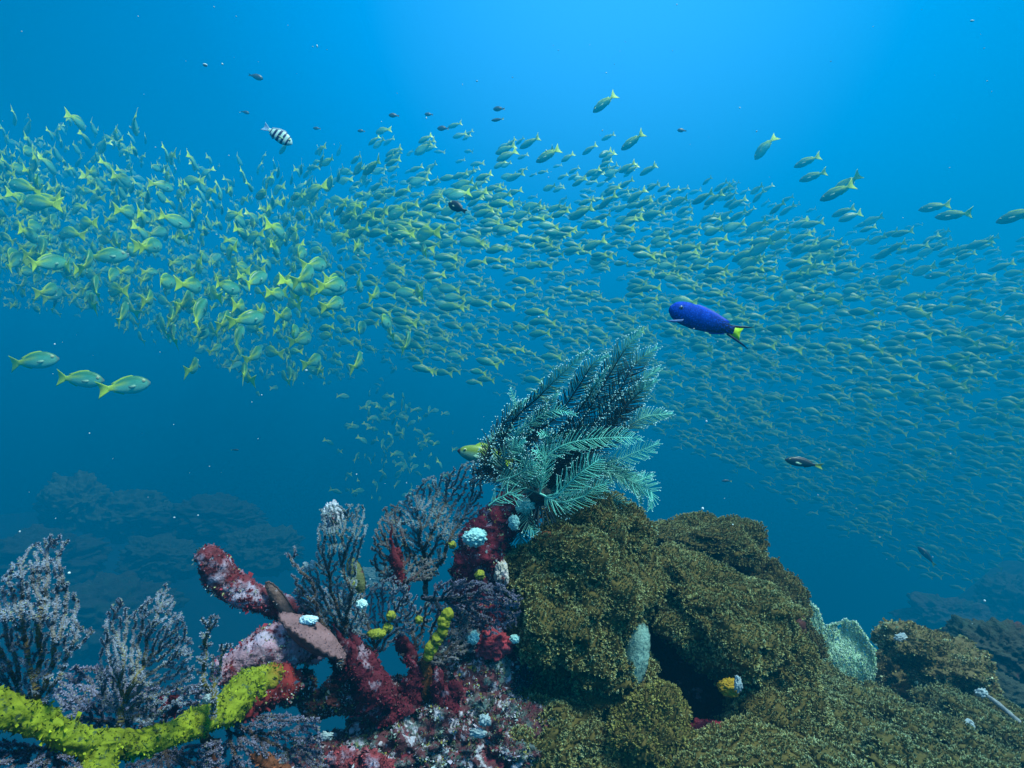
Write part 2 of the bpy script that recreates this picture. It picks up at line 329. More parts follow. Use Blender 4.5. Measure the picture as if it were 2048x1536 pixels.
rock('reef_rock', 'massive rock core of the mound carrying the olive soft corals',
     [(1250, 1420, 1.18, 200, 240, 110), (1440, 1420, 1.22, 190, 190, 110), (1180, 1190, 1.16, 90, 120, 70), (1480, 1260, 1.38, 70, 110, 60), (1110, 1500, 1.14, 130, 170, 90), (1560, 1460, 1.22, 130, 90, 90)], M_maroon, (0.07, 0.018, 0.014), seed=3, turf_n=0)  # very dark base colour paints shade into the gaps between the lobes
rock('coral_rock', 'knobbly rock crusted in maroon, chalk white and ochre at the bottom centre',
     [(850, 1500, 0.86, 120, 110, 110), (760, 1440, 0.86, 62, 80, 60), (930, 1400, 0.92, 95, 110, 80), (980, 1490, 0.88, 100, 90, 90), (700, 1530, 0.80, 110, 50, 90), (900, 1340, 0.94, 60, 50, 45), (1000, 1330, 0.98, 60, 90, 50)], M_crust, (0.10, 0.03, 0.04), seed=21, amp=0.28, fine=0.16)
rock('coral_rock', 'dark brown crusted ledge left of the maroon sponge, shading the water gap',
     [(700, 1385, 0.84, 60, 30, 50), (640, 1410, 0.84, 40, 22, 30), (590, 1375, 0.80, 40, 30, 30)], M_maroon, (0.09, 0.02, 0.02), seed=31)
rr = rock('coral_rock', 'rounded olive rock with a dark hollow on the right slope',
     [(1872, 1318, 1.50, 78, 36, 70), (1850, 1372, 1.68, 90, 70, 40), (1812, 1284, 1.50, 52, 30, 50), (1925, 1385, 1.48, 48, 55, 60), (1930, 1430, 1.45, 90, 45, 60), (1965, 1470, 1.4, 90, 50, 60), (1855, 1290, 1.55, 50, 28, 30)], M_skin, (0.13, 0.10, 0.04), seed=41, tcols=TC_OL, tsize=0.0035, turf_n=170000, amp=0.3)
def crust_pillar():
    pass
def knobby(name, label, cat, pts, radii, m, col, n=90, sides=28, amp=0.25, fr=26, seed=0, cap=True, colfn=None, parent=None, fine=0.12, tcols=TC_RED, turf_n=110000, tsize=0.0026):
    """a thick uneven encrusted branch through picture points (px, py, Y) with radii in picture units"""
    C3 = catmull([P(*p) for p in pts], n); kY = np.array([p[2] for p in pts])/F
    rad = catmull(np.c_[np.array(radii)*kY, 0*kY, 0*kY], n)[:, 0]
    u = np.linspace(0, 1, n); cp = np.sqrt(np.clip(1-((0.04-np.minimum(u, 1-u)).clip(0)/0.04)**2, 0.02, 1)); rad = rad*cp
    V, Q, t = tubes(C3[None], rad[None], sides)
    cc = np.repeat(C3, sides, 0); d = V-cc
    k2 = 1+amp*fbm(V*fr+seed, seed, 4)+fine*fbm(V*fr*5+seed, seed+5, 3, 0.6)
    V = cc+d*k2[:, None]
    g = G(); c = np.broadcast_to(np.asarray(col, float), (len(V), 3)) if colfn is None else colfn(t, V)
    g.add(V, Q, c)
    for e_, s_ in ((0, 0), (n-1, (n-1)*sides)):
        ring = np.arange(sides)+s_; vv = np.vstack([V[ring], V[ring].mean(0)]); ff = np.array([(i, (i+1) % sides, sides) for i in range(sides)])
        g.add(vv, ff, c[s_])
    o0 = C3[0]
    o = obj(name, g, m, parent, o0 if parent is None else None)
    if parent is None: tag(o, label, cat)
    if turf_n: turf(o, V, Q, turf_n, tsize, tcols, seed, o0)
    return o
knobby('rock_pillar', 'maroon crusted rock pillar that carries the feather star', 'rock pillar',
       [(1010, 1330, 0.96), (975, 1240, 0.95), (962, 1160, 0.95), (968, 1100, 0.94), (1000, 1050, 0.95), (1060, 1005, 0.97)], (62, 56, 50, 46, 38, 34), M_maroon, MAROON, seed=2, amp=0.30, sides=48, n=120, fine=0.16)
knobby('coral_branch', 'dead coral branch crusted red and chalky, pointing up at the left with a blunt tip', 'coral branch',
       [(610, 1235, 0.83), (560, 1212, 0.82), (505, 1190, 0.80), (455, 1165, 0.79), (430, 1130, 0.78), (405, 1098, 0.77)], (20, 24, 27, 30, 27, 19), M_pinkcrust, (0.17, 0.03, 0.04), seed=4, amp=0.16, sides=40, n=120, fine=0.10)
knobby('coral_branch', 'dead coral branch crusted pink and white above the yellow sponge bend', 'coral branch',
       [(425, 1345, 0.72), (470, 1325, 0.74), (530, 1300, 0.76), (590, 1285, 0.79), (650, 1300, 0.82)], (24, 30, 34, 34, 26), M_pinkcrust, (0.36, 0.20, 0.26), seed=6, amp=0.28, sides=40, n=110, fine=0.16)
YEL = (0.23, 0.26, 0.012)
def ycol(t, V):
    n_ = noise(V*60, 2)[:, None]; c = np.array(YEL)*(1+0.25*n_)
    r = np.clip((t-0.90)/0.08, 0, 1)[:, None]; return c*(1-r)+np.array((0.30, 0.03, 0.02))*r
ys = thing('yellow_branch', P(330, 1470, 0.6), 'long sagging branch coated in bright yellow green sponge, bottom left', 'sponge branch')
def sub_branch(nm, pts, radii, seed, colfn=ycol, m=M_yellow, **k):
    o = knobby(nm, None, None, pts, radii, m, YEL, seed=seed, colfn=colfn, amp=0.26, sides=56, n=190, fine=0.20, tcols=TC_YEL, turf_n=160000, tsize=0.0022, **k)
    me = o.data; loc = o.location.copy(); o.parent = ys; o.location = loc-ys.location; return o
sub_branch('sponge_coat', [(-60, 1400, 0.44), (30, 1425, 0.46), (110, 1462, 0.48), (200, 1490, 0.51), (300, 1480, 0.56), (390, 1450, 0.60), (450, 1420, 0.64), (500, 1370, 0.68), (560, 1345, 0.74)], (30, 27, 25, 28, 25, 24, 27, 31, 24), 8)
sub_branch('sponge_fork', [(215, 1480, 0.51), (200, 1530, 0.50), (170, 1590, 0.48), (150, 1640, 0.46)], (25, 32, 38, 38), 9, colfn=lambda t, V: np.array(YEL)*(1+0.25*noise(V*60, 2)[:, None]))
knobby('red_sponge', 'dark red sponge wrapped round the bend of the yellow branch', 'sponge', [(455, 1425, 0.655), (500, 1400, 0.68), (550, 1375, 0.73), (590, 1360, 0.77)], (18, 30, 34, 20), M_sponge, (0.22, 0.02, 0.02), seed=13, amp=0.35, fine=0.2)

# oyster
def oyster(label, px, py, Yc, a, b, rot, yaw, col, seed, cat='oyster'):
    c = P(px, py, Yc); t = thing('oyster', c, label, cat); kk = Yc/F
    for part, s in (('upper_valve', 1), ('lower_valve', -1)):
        nr, na = 16, 64; rr_ = np.linspace(0, 1, nr); aa = np.arange(na)/na*2*np.pi
        Rr, Aa = np.meshgrid(rr_, aa, indexing='ij')
        edge = 1+0.025*np.sin(Aa*19+seed)*Rr**4+0.10*np.cos(Aa*2)
        x = a*kk*Rr*edge*np.cos(Aa); y = b*kk*Rr*edge*np.sin(Aa)
        z = s*(0.62*b*kk*(1-Rr**2.2)+0.012*b*kk)+0.06*b*kk*Rr**8*np.sin(Aa*23+seed)
        z = z+0.03*b*kk*fbm(np.stack([x*60, y*60, 0*x+s], -1), seed, 4)+s*0.02*b*kk*np.sin(Rr*34)
        top = np.stack([x, y, z], -1).reshape(-1, 3); bot = top-np.array([0, 0, s*0.0022])
        id_ = np.arange(nr*na).reshape(nr, na)
        q_ = np.stack([id_[:-1], np.roll(id_, -1, 1)[:-1], np.roll(id_, -1, 1)[1:], id_[1:]], -1).reshape(-1, 4)
        rim = np.stack([id_[-1], np.roll(id_[-1], -1), np.roll(id_[-1], -1)+nr*na, id_[-1]+nr*na], -1)
        V = np.vstack([top, bot]); 
        from_rot = bpy_rot(rot, yaw); V = V@from_rot.T
        g = G(); g.add(V, np.vstack([q_, q_[:, ::-1]+nr*na, rim]), np.asarray(col)*(1 if s > 0 else 0.5)); o = obj(part, g, M_shell, t)
        if s > 0: turf(o, V[:nr*na], q_, 60000, 0.0018, [np.asarray(col)*0.6, np.asarray(col), np.asarray(col)*1.5, (0.4, 0.36, 0.4)], seed, None)
    return t
def bpy_rot(roll, tiltx):
    # shell axis z turned to face the camera (-y), then rolled in the picture plane, tilted back
    import mathutils
    M = mathutils.Matrix.Rotation(roll, 3, 'Y') @ mathutils.Matrix.Rotation(R(90)-tiltx, 3, 'X')
    return np.array(M)
oyster('pinkish brown oyster with a toothed rim wedged between the crusted branches', 625, 1272, 0.76, 72, 40, R(34), R(97), (0.26, 0.13, 0.14), 3)
oyster('small olive oyster edge-on behind the grey gorgonian column', 712, 1150, 0.84, 34, 17, R(72), R(20), (0.16, 0.17, 0.07), 5)
oyster('upright oyster crusted pale green in the cleft of the mound', 1272, 1318, 0.93, 66, 27, R(-78), R(15), (0.26, 0.42, 0.36), 8)
oyster('thin dark oyster leaning against the end of the red pointing branch', 562, 1205, 0.79, 46, 14, R(55), R(10), (0.16, 0.09, 0.08), 9)

def lump(name, label, cat, px, py, Yc, rx, ry, m, col, seed=0, amp=0.2, fine=0.15, fr=3.0, sub=4, rd=None, group=None, wor=0.18):
    if m is M_white: rx, ry = rx*0.85, ry*0.85
    kk = Yc/F; v, f = blob(P(px, py, Yc), (rx*kk, (rd or min(rx, ry))*kk, ry*kk), sub, amp, fr, seed, fine, 7, worley=wor)
    return tag(obj(name, G().add(v, f, col), m, None, P(px, py, Yc)), label, cat, group)
WHT = (0.36, 0.66, 0.66)
lump('white_sponge', 'crinkled bluish white crust on the maroon pillar, just above its middle', 'crust', 950, 1075, 0.885, 26, 19, M_white, WHT, 1)
lump('white_sponge', 'pale crinkled crust directly under the feather star', 'crust', 1050, 1012, 0.925, 20, 18, M_white, (0.32, 0.58, 0.50), 2)
lump('white_sponge', 'small pale crust on the pillar just right of its narrow neck', 'crust', 1028, 1045, 0.90, 12, 16, M_white, (0.25, 0.50, 0.52), 3)
lump('white_sponge', 'round bluish white crust beside the red patch low in the centre', 'crust', 945, 1275, 0.87, 14, 14, M_white, WHT, 4)
lump('white_sponge', 'tiny bluish crust right of the red patch low in the centre', 'crust', 1030, 1278, 0.88, 11, 9, M_white, WHT, 5)
lump('white_sponge', 'bluish white crust at the left end of the grey tangled branches', 'crust', 723, 1208, 0.79, 12, 10, M_white, (0.6, 0.85, 0.85), 6)
lump('white_sponge', 'bright white patch on the upper edge of the oyster', 'crust', 617, 1240, 0.752, 20, 9, M_white, (0.65, 0.85, 0.95), 7)
lump('white_sponge', 'chalky crust capping the tall grey gorgonian column', 'crust', 665, 1035, 0.83, 18, 30, M_pinkcrust, (0.5, 0.52, 0.6), 8)
lump('white_sponge', 'chalky knob on the pillar foot right of the maroon patch', 'crust', 1003, 1150, 0.90, 13, 26, M_pinkcrust, (0.55, 0.50, 0.45), 9)
lump('red_sponge', 'red knobbly sponge between two bluish white crusts low in the centre', 'sponge', 985, 1290, 0.89, 36, 26, M_maroon, (0.36, 0.04, 0.06), 10, rd=20)
lump('orange_sponge', 'orange brown sponge glowing inside the hollow rock', 'sponge', 1836, 1386, 1.52, 42, 22, M_sponge, (0.28, 0.10, 0.01), 12)
lump('yellow_sponge', 'small bright yellow sponge spot near the mushroom-shaped coral', 'sponge', 1455, 1152, 1.22, 10, 15, M_yellow, (0.62, 0.52, 0.02), 13)
lump('orange_sponge', 'orange yellow sponge at the lip of the dark cleft', 'sponge', 1458, 1375, 0.90, 20, 15, M_sponge, (0.38, 0.22, 0.01), 14)
lump('red_sponge', 'maroon sponge patch in the dark hollow at the bottom of the mound', 'sponge', 1415, 1490, 0.92, 52, 40, M_maroon, (0.26, 0.02, 0.04), 15)
lump('orange_sponge', 'small orange spot at the left edge of the top coral dome', 'sponge', 1092, 1075, 0.945, 14, 10, M_sponge, (0.36, 0.08, 0.015), 16)
SH = (0.36, 0.44, 0.48)
for i, (px, py, Yc, rx, ry, lb) in enumerate([
    (1802, 1278, 1.47, 14, 11, 'bright white shell fragment on top of the hollow rock'),
    (1812, 1262, 1.50, 12, 6, 'flat white fragment on the crest of the hollow rock'),
    (1476, 1368, 0.88, 9, 16, 'bright bluish shell fragment at the lip of the dark cleft'),
    (1608, 1335, 1.20, 7, 12, 'small shining fragment left of the sea fans'),
    (1873, 1330, 1.44, 8, 5, 'white speck on the right shoulder of the hollow rock'),
    (1963, 1386, 1.36, 14, 9, 'white fragment at the upper end of the pale stick'),
    (1912, 1395, 1.38, 8, 5, 'small white fragment midway down the hollow rock'),
    (1740, 1466, 0.97, 7, 8, 'shining fragment on the right slope below the larger sea fan'),
    (1938, 1452, 1.10, 12, 12, 'pale fragment on the slope right of the hollow rock foot'),
    (1880, 1398, 1.38, 9, 5, 'small pale bit below the orange hollow'),
    (612, 1133, 0.78, 7, 10, 'left of two white shells beside the grey gorgonian column'),
    (625, 1130, 0.78, 6, 10, 'right of two white shells beside the grey gorgonian column'),
    (417, 1398, 0.60, 12, 10, 'bluish white shell just above the yellow branch'),
    (652, 1472, 0.78, 14, 9, 'bright blue shell in the dark under the brown ledge'),
    (970, 1440, 0.79, 13, 12, 'upper of the two whitish knobs left of the bottom soft coral'),
    (958, 1466, 0.79, 18, 9, 'lower of the two whitish knobs left of the bottom soft coral')]):
    lump('shell_fragment', lb, 'shell', px, py, Yc, rx, ry, M_white, SH, 50+i, sub=3, amp=0.45, fine=0.08, rd=min(rx, ry)*0.5)
# pale stick
knobby('pale_stick', 'pale bare stick lying down the slope at the right edge', 'stick', [(1975, 1392, 1.32), (2005, 1415, 1.28), (2040, 1445, 1.22)], (3, 4.5, 3.5), M_white, (0.26, 0.27, 0.27), n=40, sides=12, seed=3, turf_n=0)

# maroon sponges: upright lobed sheets
def lobed(label, spikes, Yc, m, col, seed, name='maroon_sponge', cat='sponge'):
    g = G(); c0 = P(spikes[0][0][0], spikes[0][0][1], Yc); turf_l = []
    for i, (a, b, r0, r1) in enumerate(spikes):
        A = P(a[0], a[1], Yc+0.01*i); B = P(b[0], b[1], Yc+0.01*i-0.01); n = 40
        u = np.linspace(0, 1, n)[:, None]; path = A*(1-u)+B*u+0.008*np.stack([fbm(np.c_[u[:, 0]*3, u[:, 0]*0+i, u[:, 0]*0+seed], j, 2) for j in range(3)], -1)*u
        rad = (r0*(1-u[:, 0])+r1*u[:, 0])*Yc/F*np.sqrt(np.clip(1-u[:, 0]**6, 0.02, 1))
        V, Q, t = tubes(path[None], rad[None], 20); cc = np.repeat(path, 20, 0); d = V-cc; d[:, 1] *= 0.6
        V = cc+d*(1+0.4*fbm(V*60+seed, seed+i, 4)+0.22*noise(V*170, 4))[:, None]; g.add(V, Q, col); turf_l.append((V, Q))
    o = tag(obj(name, g, m, None, c0), label, cat)
    nn_ = 0; av, af = [], []
    for V, Q in turf_l: av.append(V); af.append(Q+nn_); nn_ += len(V)
    turf(o, np.vstack(av), np.vstack(af), 150000, 0.0024, [np.array(col)*0.6, np.array(col), np.array(col)*1.5, np.array(col)*2.0, np.array(col)+0.07], seed, c0)
    return o
RED = (0.11, 0.010, 0.022)
lobed('dark crimson lobed sponge with two pointed peaks right of the oyster', [((760, 1400), (663, 1246), 34, 2.5), ((755, 1400), (692, 1252), 44, 2.5), ((760, 1410), (718, 1292), 44, 8), ((790, 1430), (752, 1345), 40, 10), ((700, 1340), (668, 1280), 36, 12)], 0.80, M_maroon, RED, 1)
lobed('small crimson sponge tuft between the yellow beads and the oyster sponge', [((822, 1330), (808, 1262), 10, 12), ((820, 1300), (800, 1285), 14, 12)], 0.86, M_sponge, RED, 2)
lobed('narrow crimson sponge column below the small tuft', [((826, 1420), (824, 1320), 20, 9), ((815, 1400), (800, 1370), 16, 12)], 0.84, M_maroon, RED, 3)
lobed('crimson sponge finger right of the yellow beads', [((895, 1420), (880, 1345), 26, 12), ((900, 1400), (905, 1360), 20, 14)], 0.84, M_maroon, RED, 4)
lobed('orange brown sponge stalk standing under the yellow beads', [((845, 1420), (850, 1310), 18, 9)], 0.85, M_sponge, (0.16, 0.05, 0.012), 5, 'orange_sponge')
lobed('pointed dark red seaweed blade standing among the grey twigs', [((800, 1165), (783, 1058), 9, 2), ((795, 1130), (790, 1095), 11, 7), ((812, 1180), (792, 1150), 9, 8)], 0.87, M_sponge, (0.14, 0.012, 0.02), 6, 'red_seaweed', 'seaweed')
lobed('crimson sponge at the left end of the dark ledge', [((345, 1425), (352, 1385), 12, 14), ((325, 1430), (330, 1405), 10, 9)], 0.62, M_sponge, (0.13, 0.015, 0.03), 7)
lobed('brown red sponge under the yellow branch at the bottom', [((430, 1560), (410, 1480), 18, 12), ((560, 1560), (515, 1525), 30, 16)], 0.64, M_sponge, (0.17, 0.05, 0.02), 8)
lobed('maroon crusted sponge lumps at the bottom edge left of centre', [((700, 1560), (690, 1505), 40, 24), ((760, 1560), (735, 1500), 36, 22)], 0.74, M_pinkcrust, (0.25, 0.04, 0.05), 9)
# yellow beads
yb = thing('yellow_tunicate', P(860, 1330, 0.84), 'string of bright yellow beads climbing among the grey twigs', 'sea squirt')
for i, (px, py, r) in enumerate([(895, 1228, 12), (888, 1243, 13), (885, 1262, 11), (875, 1278, 12), (862, 1296, 13), (857, 1312, 10)]):
    kk = 0.83/F; v, f = blob(P(px, py, 0.83), (r*kk, r*kk, r*1.05*kk), 3, 0.15, 2, 70+i, 0.05)
    obj('bead', G().add(v, f, (0.30, 0.29, 0.02)), M_yellow, yb, P(860, 1330, 0.84))
for i, (px, py, r, Yc, lb) in enumerate([(782, 1232, 9, .82, 'yellow sponge dot upper left of the string of beads'), (775, 1256, 9, .82, 'yellow sponge dot left of the small crimson tuft'), (838, 1240, 7, .83, 'tiny yellow sponge dot above the orange stalk'), (753, 1268, 9, .81, 'olive yellow sponge smear left of the yellow dots'),
                                     (905, 1090, 7, .90, 'yellow sponge dot on the twigs left of the pillar'), (705, 1170, 8, .80, 'yellow sponge dot low on the small olive oyster'), (960, 1150, 9, .88, 'ochre dot at the foot of the pillar')]):
    lump('yellow_sponge', lb, 'sponge', px, py, Yc, r*(2 if i == 3 else 1), r, M_yellow, (0.30, 0.30, 0.03), 90+i, sub=3)

# ================================================================== gorgonians: space colonisation inside an outline, then bent out of the plane
def inpoly(p, poly):
    x, y = p[:, 0], p[:, 1]; c = np.zeros(len(p), bool); j = len(poly)-1
    for i in range(len(poly)):
        xi, yi = poly[i]; xj, yj = poly[j]
        c ^= ((yi > y) != (yj > y)) & (x < (xj-xi)*(y-yi)/((yj-yi) or 1e-9)+xi); j = i
    return c
def grow(poly, base, natt, step, kill, infl, seed):
    rg = np.random.default_rng(seed); pl = np.array(poly, float); lo, hi = pl.min(0), pl.max(0); at = np.zeros((0, 2))
    while len(at) < natt:
        c = lo+(hi-lo)*rg.random((natt*2, 2)); at = np.vstack([at, c[inpoly(c, pl)]])
    at = at[:natt]; nodes = [np.array(base, float)]; par = [-1]
    cen = at.mean(0)
    while np.min(np.linalg.norm(at-nodes[-1], axis=1)) > infl*0.6 and len(nodes) < 300:
        d = cen-nodes[-1]; near = at[np.argmin(np.linalg.norm(at-nodes[-1], axis=1))]-nodes[-1]; d = d/np.linalg.norm(d)+near/np.linalg.norm(near)
        nodes.append(nodes[-1]+d/np.linalg.norm(d)*step+rg.normal(0, 0.2, 2)); par.append(len(nodes)-2)
    Nn = np.array(nodes); D = np.linalg.norm(at[:, None]-Nn[None], axis=2); near = D.argmin(1); nd = D.min(1)
    for it in range(260):
        act = nd < infl
        if not act.any(): break
        new, npar = [], []
        for n_ in np.unique(near[act]):
            a = at[act & (near == n_)]; d = unit(a-Nn[n_]).mean(0); l = np.linalg.norm(d)
            if l < 0.05: d = unit(a-Nn[n_])[0]; l = 1
            new.append(Nn[n_]+(d/l+rg.normal(0, 0.34, 2))*step); npar.append(n_)
        base_i = len(Nn); Nn = np.vstack([Nn, new]); par += npar
        D = np.linalg.norm(at[:, None]-np.array(new)[None], axis=2); m = D.min(1) < nd; near[m] = base_i+D.argmin(1)[m]; nd[m] = D.min(1)[m]
        keep = nd > kill; at, near, nd = at[keep], near[keep], nd[keep]
        if not len(at) or len(Nn) > 6000: break
    return Nn, np.array(par)
def gorgonian(label, poly, base, Yc, natt=320, step=4.0, kill=6.0, infl=40, seed=0, cb=(0.10, 0.06, 0.04), cp=(0.28, 0.30, 0.40), rt=1.15, rb=5.5, fuzz=2.1, dens=16, amp=0.05, lean=0.0, name='gorgonian', cat='gorgonian', group=None, fw=0.30, pw=0.42):
    Nn, par = grow(poly, base, natt, step, kill, infl, seed)
    cnt = np.ones(len(Nn))
    for i in range(len(Nn)-1, 0, -1): cnt[par[i]] += cnt[i]
    rad = rt+(rb-rt)*(cnt/cnt[0])**pw
    rg = np.random.default_rng(seed+5)
    dep = Yc+amp*fbm(np.c_[Nn*0.012, 0*Nn[:, 0]+seed], seed, 3)+lean*(Nn[:, 1]-base[1])/200+0.25*amp*noise(np.c_[Nn*0.06, 0*Nn[:, 0]], seed)
    p3 = np.stack([(Nn[:, 0]-1024)/F*dep, dep, -(Nn[:, 1]-768)/F*dep], -1); k = Yc/F
    c = np.arange(1, len(Nn)); seg = np.stack([p3[par[c]], (p3[par[c]]+p3[c])/2, p3[c]], 1); rr_ = np.stack([rad[par[c]].clip(max=rad[c]*1.5), (rad[par[c]].clip(max=rad[c]*1.5)+rad[c])/2, rad[c]*0.95], 1)*k
    t = thing(name, p3[0], label, cat, group)
    V, Q, _ = tubes(seg, rr_, 6); thick = np.repeat(np.clip((rad[c]-rt)/(rb-rt)*2.2, 0, 1), 18)[:, None]
    colb = np.array(cp)*0.75*(1-thick)+np.array(cb)*thick; colb = colb*(0.85+0.3*noise(V*50, 2)[:, None])
    obj('branches', G().add(V, Q, colb), M_gorg, t, p3[0])
    if fuzz:
        n_ = len(c)*dens; kk = rg.integers(0, len(c), n_); u = rg.random(n_)[:, None]; pt = seg[kk, 0]*(1-u)+seg[kk, 2]*u
        ax_ = unit(seg[kk, 2]-seg[kk, 0]); d = unit(np.cross(ax_, rg.normal(0, 1, (n_, 3)))); d = unit(d+ax_*0.4)
        ln = (fuzz*(0.6+0.8*rg.random(n_))+rad[c][kk])[:, None]*k
        s = unit(np.cross(d, rg.normal(0, 1, (n_, 3))))*fw*fuzz*k
        tip = pt+d*ln; md = pt+d*ln*0.6
        VV = np.stack([pt-s*0.5, pt+s*0.5, md+s, tip, md-s], 1).reshape(-1, 3); id_ = np.arange(n_*5).reshape(-1, 5)
        tone = 0.8+0.4*rg.random(n_)[:, None, None]; hue = rg.random(n_)[:, None, None] < 0.10
        cc = np.array(cp)*tone*np.array([0.75, 0.75, 1.0, 1.1, 1.0])[None, :, None]; cc = np.where(hue, cc*np.array((1.3, 1.3, 0.5)), cc)
        g = G(); g.add(VV, np.vstack([id_[:, [0, 1, 2]], id_[:, [0, 2, 4]], id_[:, [2, 3, 4]]]), cc.reshape(-1, 3)); obj('polyps', g, M_gorg, t, p3[0], smooth=False)
    return t
GP = dict(natt=1300, kill=3.2, infl=34, step=3.2)
gorgonian('blurred grey gorgonian with an ochre stem at the far left edge', [(20, 1130), (60, 1090), (115, 1062), (142, 1072), (125, 1110), (140, 1180), (165, 1205), (150, 1240), (200, 1262), (150, 1300), (110, 1390), (100, 1440), (-60, 1440), (-60, 1250), (-10, 1180)], (62, 1440), 0.50, seed=1, cb=(0.24, 0.15, 0.05), rt=1.4, rb=9, fuzz=2.6, **GP)
gorgonian('grey gorgonian fan rising from the lowest bend of the yellow branch', [(205, 1240), (240, 1190), (262, 1225), (300, 1190), (335, 1163), (355, 1210), (385, 1270), (392, 1330), (380, 1400), (300, 1450), (240, 1440), (190, 1400), (200, 1300)], (228, 1478), 0.56, seed=2, cb=(0.20, 0.15, 0.05), rt=1.3, rb=6.5, fuzz=2.4, **GP)
gorgonian('small forked grey gorgonian twig above the right part of the yellow branch', [(403, 1215), (442, 1212), (440, 1240), (425, 1290), (472, 1278), (450, 1315), (440, 1390), (395, 1400), (390, 1320)], (425, 1440), 0.62, seed=3, natt=90, kill=5, infl=30, rt=1.6, rb=5, fuzz=3.2, cb=(0.20, 0.16, 0.04))
gorgonian('grey gorgonian column with a chalky cap in front of the blue water', [(640, 1020), (665, 1006), (725, 1008), (735, 1050), (715, 1130), (715, 1180), (735, 1240), (700, 1290), (640, 1290), (600, 1250), (590, 1170), (615, 1150), (632, 1100), (635, 1060)], (680, 1335), 0.81, seed=4, cp=(0.26, 0.33, 0.39), **GP)
gorgonian('thin grey twigs with two forked tips left of the gorgonian column', [(567, 1095), (592, 1083), (610, 1130), (645, 1180), (650, 1240), (600, 1215), (575, 1140)], (655, 1260), 0.80, seed=5, natt=50, kill=5, infl=30, rt=1.4, rb=4)
gorgonian('large grey blue gorgonian fan left of the feather star', [(765, 1040), (800, 1000), (850, 955), (905, 937), (962, 915), (968, 960), (962, 1030), (940, 1050), (900, 1090), (880, 1150), (850, 1170), (820, 1150), (800, 1080)], (850, 1190), 0.97, seed=6, cp=(0.24, 0.31, 0.38), natt=1500, kill=3.0, infl=40, step=3.5)
gorgonian('brown twigged gorgonian arching left of the red seaweed blade', [(738, 1120), (748, 1060), (765, 1015), (795, 1005), (810, 1040), (820, 1110), (880, 1120), (870, 1160), (760, 1165)], (812, 1200), 0.92, seed=7, cp=(0.20, 0.20, 0.22), cb=(0.09, 0.03, 0.03), natt=700, kill=3.4, infl=34)
gorgonian('slate grey gorgonian sweeping sideways below the pillar foot', [(870, 1165), (920, 1155), (1010, 1170), (1045, 1195), (1035, 1250), (980, 1275), (900, 1275), (860, 1220)], (845, 1195), 0.86, seed=8, cp=(0.22, 0.20, 0.30), cb=(0.03, 0.04, 0.05), natt=900, kill=3.2, infl=36)
gorgonian('dense tangle of grey twigs between the oyster and the seaweed blade', [(585, 1180), (640, 1170), (740, 1165), (790, 1150), (835, 1190), (830, 1250), (770, 1300), (700, 1295), (640, 1265), (600, 1240)], (750, 1330), 0.84, seed=9, natt=1200, kill=3.2, infl=36)
gorgonian('grey twigs hanging over the centre rocks behind the yellow beads', [(780, 1230), (860, 1200), (960, 1230), (960, 1300), (880, 1330), (800, 1330)], (830, 1350), 0.90, seed=13, natt=700, kill=3.4, infl=36, cp=(0.28, 0.26, 0.30))
gorgonian('dark grey gorgonian fan drooping below the yellow branch into the shade', [(470, 1440), (560, 1420), (640, 1440), (660, 1560), (460, 1570), (440, 1490)], (455, 1440), 0.66, seed=10, cp=(0.20, 0.18, 0.27), natt=700, kill=3.4, infl=40, fuzz=3)
gorgonian('dark grey gorgonian at the bottom edge under the yellow branch fork', [(250, 1530), (330, 1500), (440, 1480), (460, 1590), (260, 1600)], (330, 1500), 0.62, seed=11, cp=(0.20, 0.18, 0.27), natt=700, kill=3.4, infl=40, fuzz=3)
gorgonian('grey gorgonian filling the bottom left corner below the yellow branch', [(-40, 1470), (90, 1490), (170, 1530), (150, 1600), (-50, 1600)], (100, 1490), 0.44, seed=12, cp=(0.20, 0.18, 0.27), natt=700, kill=3.4, infl=40, fuzz=3.6, rt=2)
gorgonian('low grey gorgonian behind the left fans filling their gap', [(100, 1380), (150, 1330), (250, 1330), (330, 1380), (420, 1360), (420, 1440), (300, 1460), (150, 1460)], (260, 1490), 0.66, seed=14, cp=(0.24, 0.22, 0.32), natt=700, kill=3.4, infl=44, fuzz=3.2, rt=2)
PALE = dict(cb=(0.35, 0.58, 0.42), cp=(0.72, 0.95, 0.74), rt=1.6, rb=3.5, fuzz=2.0, dens=13, name='sea_fan', cat='sea fan', group='pale sea fans', step=3.0, kill=2.2, infl=24, amp=0.012, pw=0.5)
gorgonian('smaller pale green sea fan, narrow and pointed, closer to the mound', [(1604, 1222), (1620, 1200), (1638, 1218), (1650, 1256), (1664, 1290), (1676, 1330), (1676, 1360), (1640, 1335), (1612, 1280)], (1652, 1375), 1.50, seed=21, natt=1100, **PALE)
gorgonian('larger rounded pale green sea fan beside the hollow rock', [(1650, 1252), (1672, 1245), (1690, 1236), (1712, 1243), (1735, 1275), (1750, 1300), (1755, 1335), (1745, 1370), (1700, 1385), (1680, 1350), (1662, 1300)], (1708, 1400), 1.46, seed=22, natt=1900, **PALE)

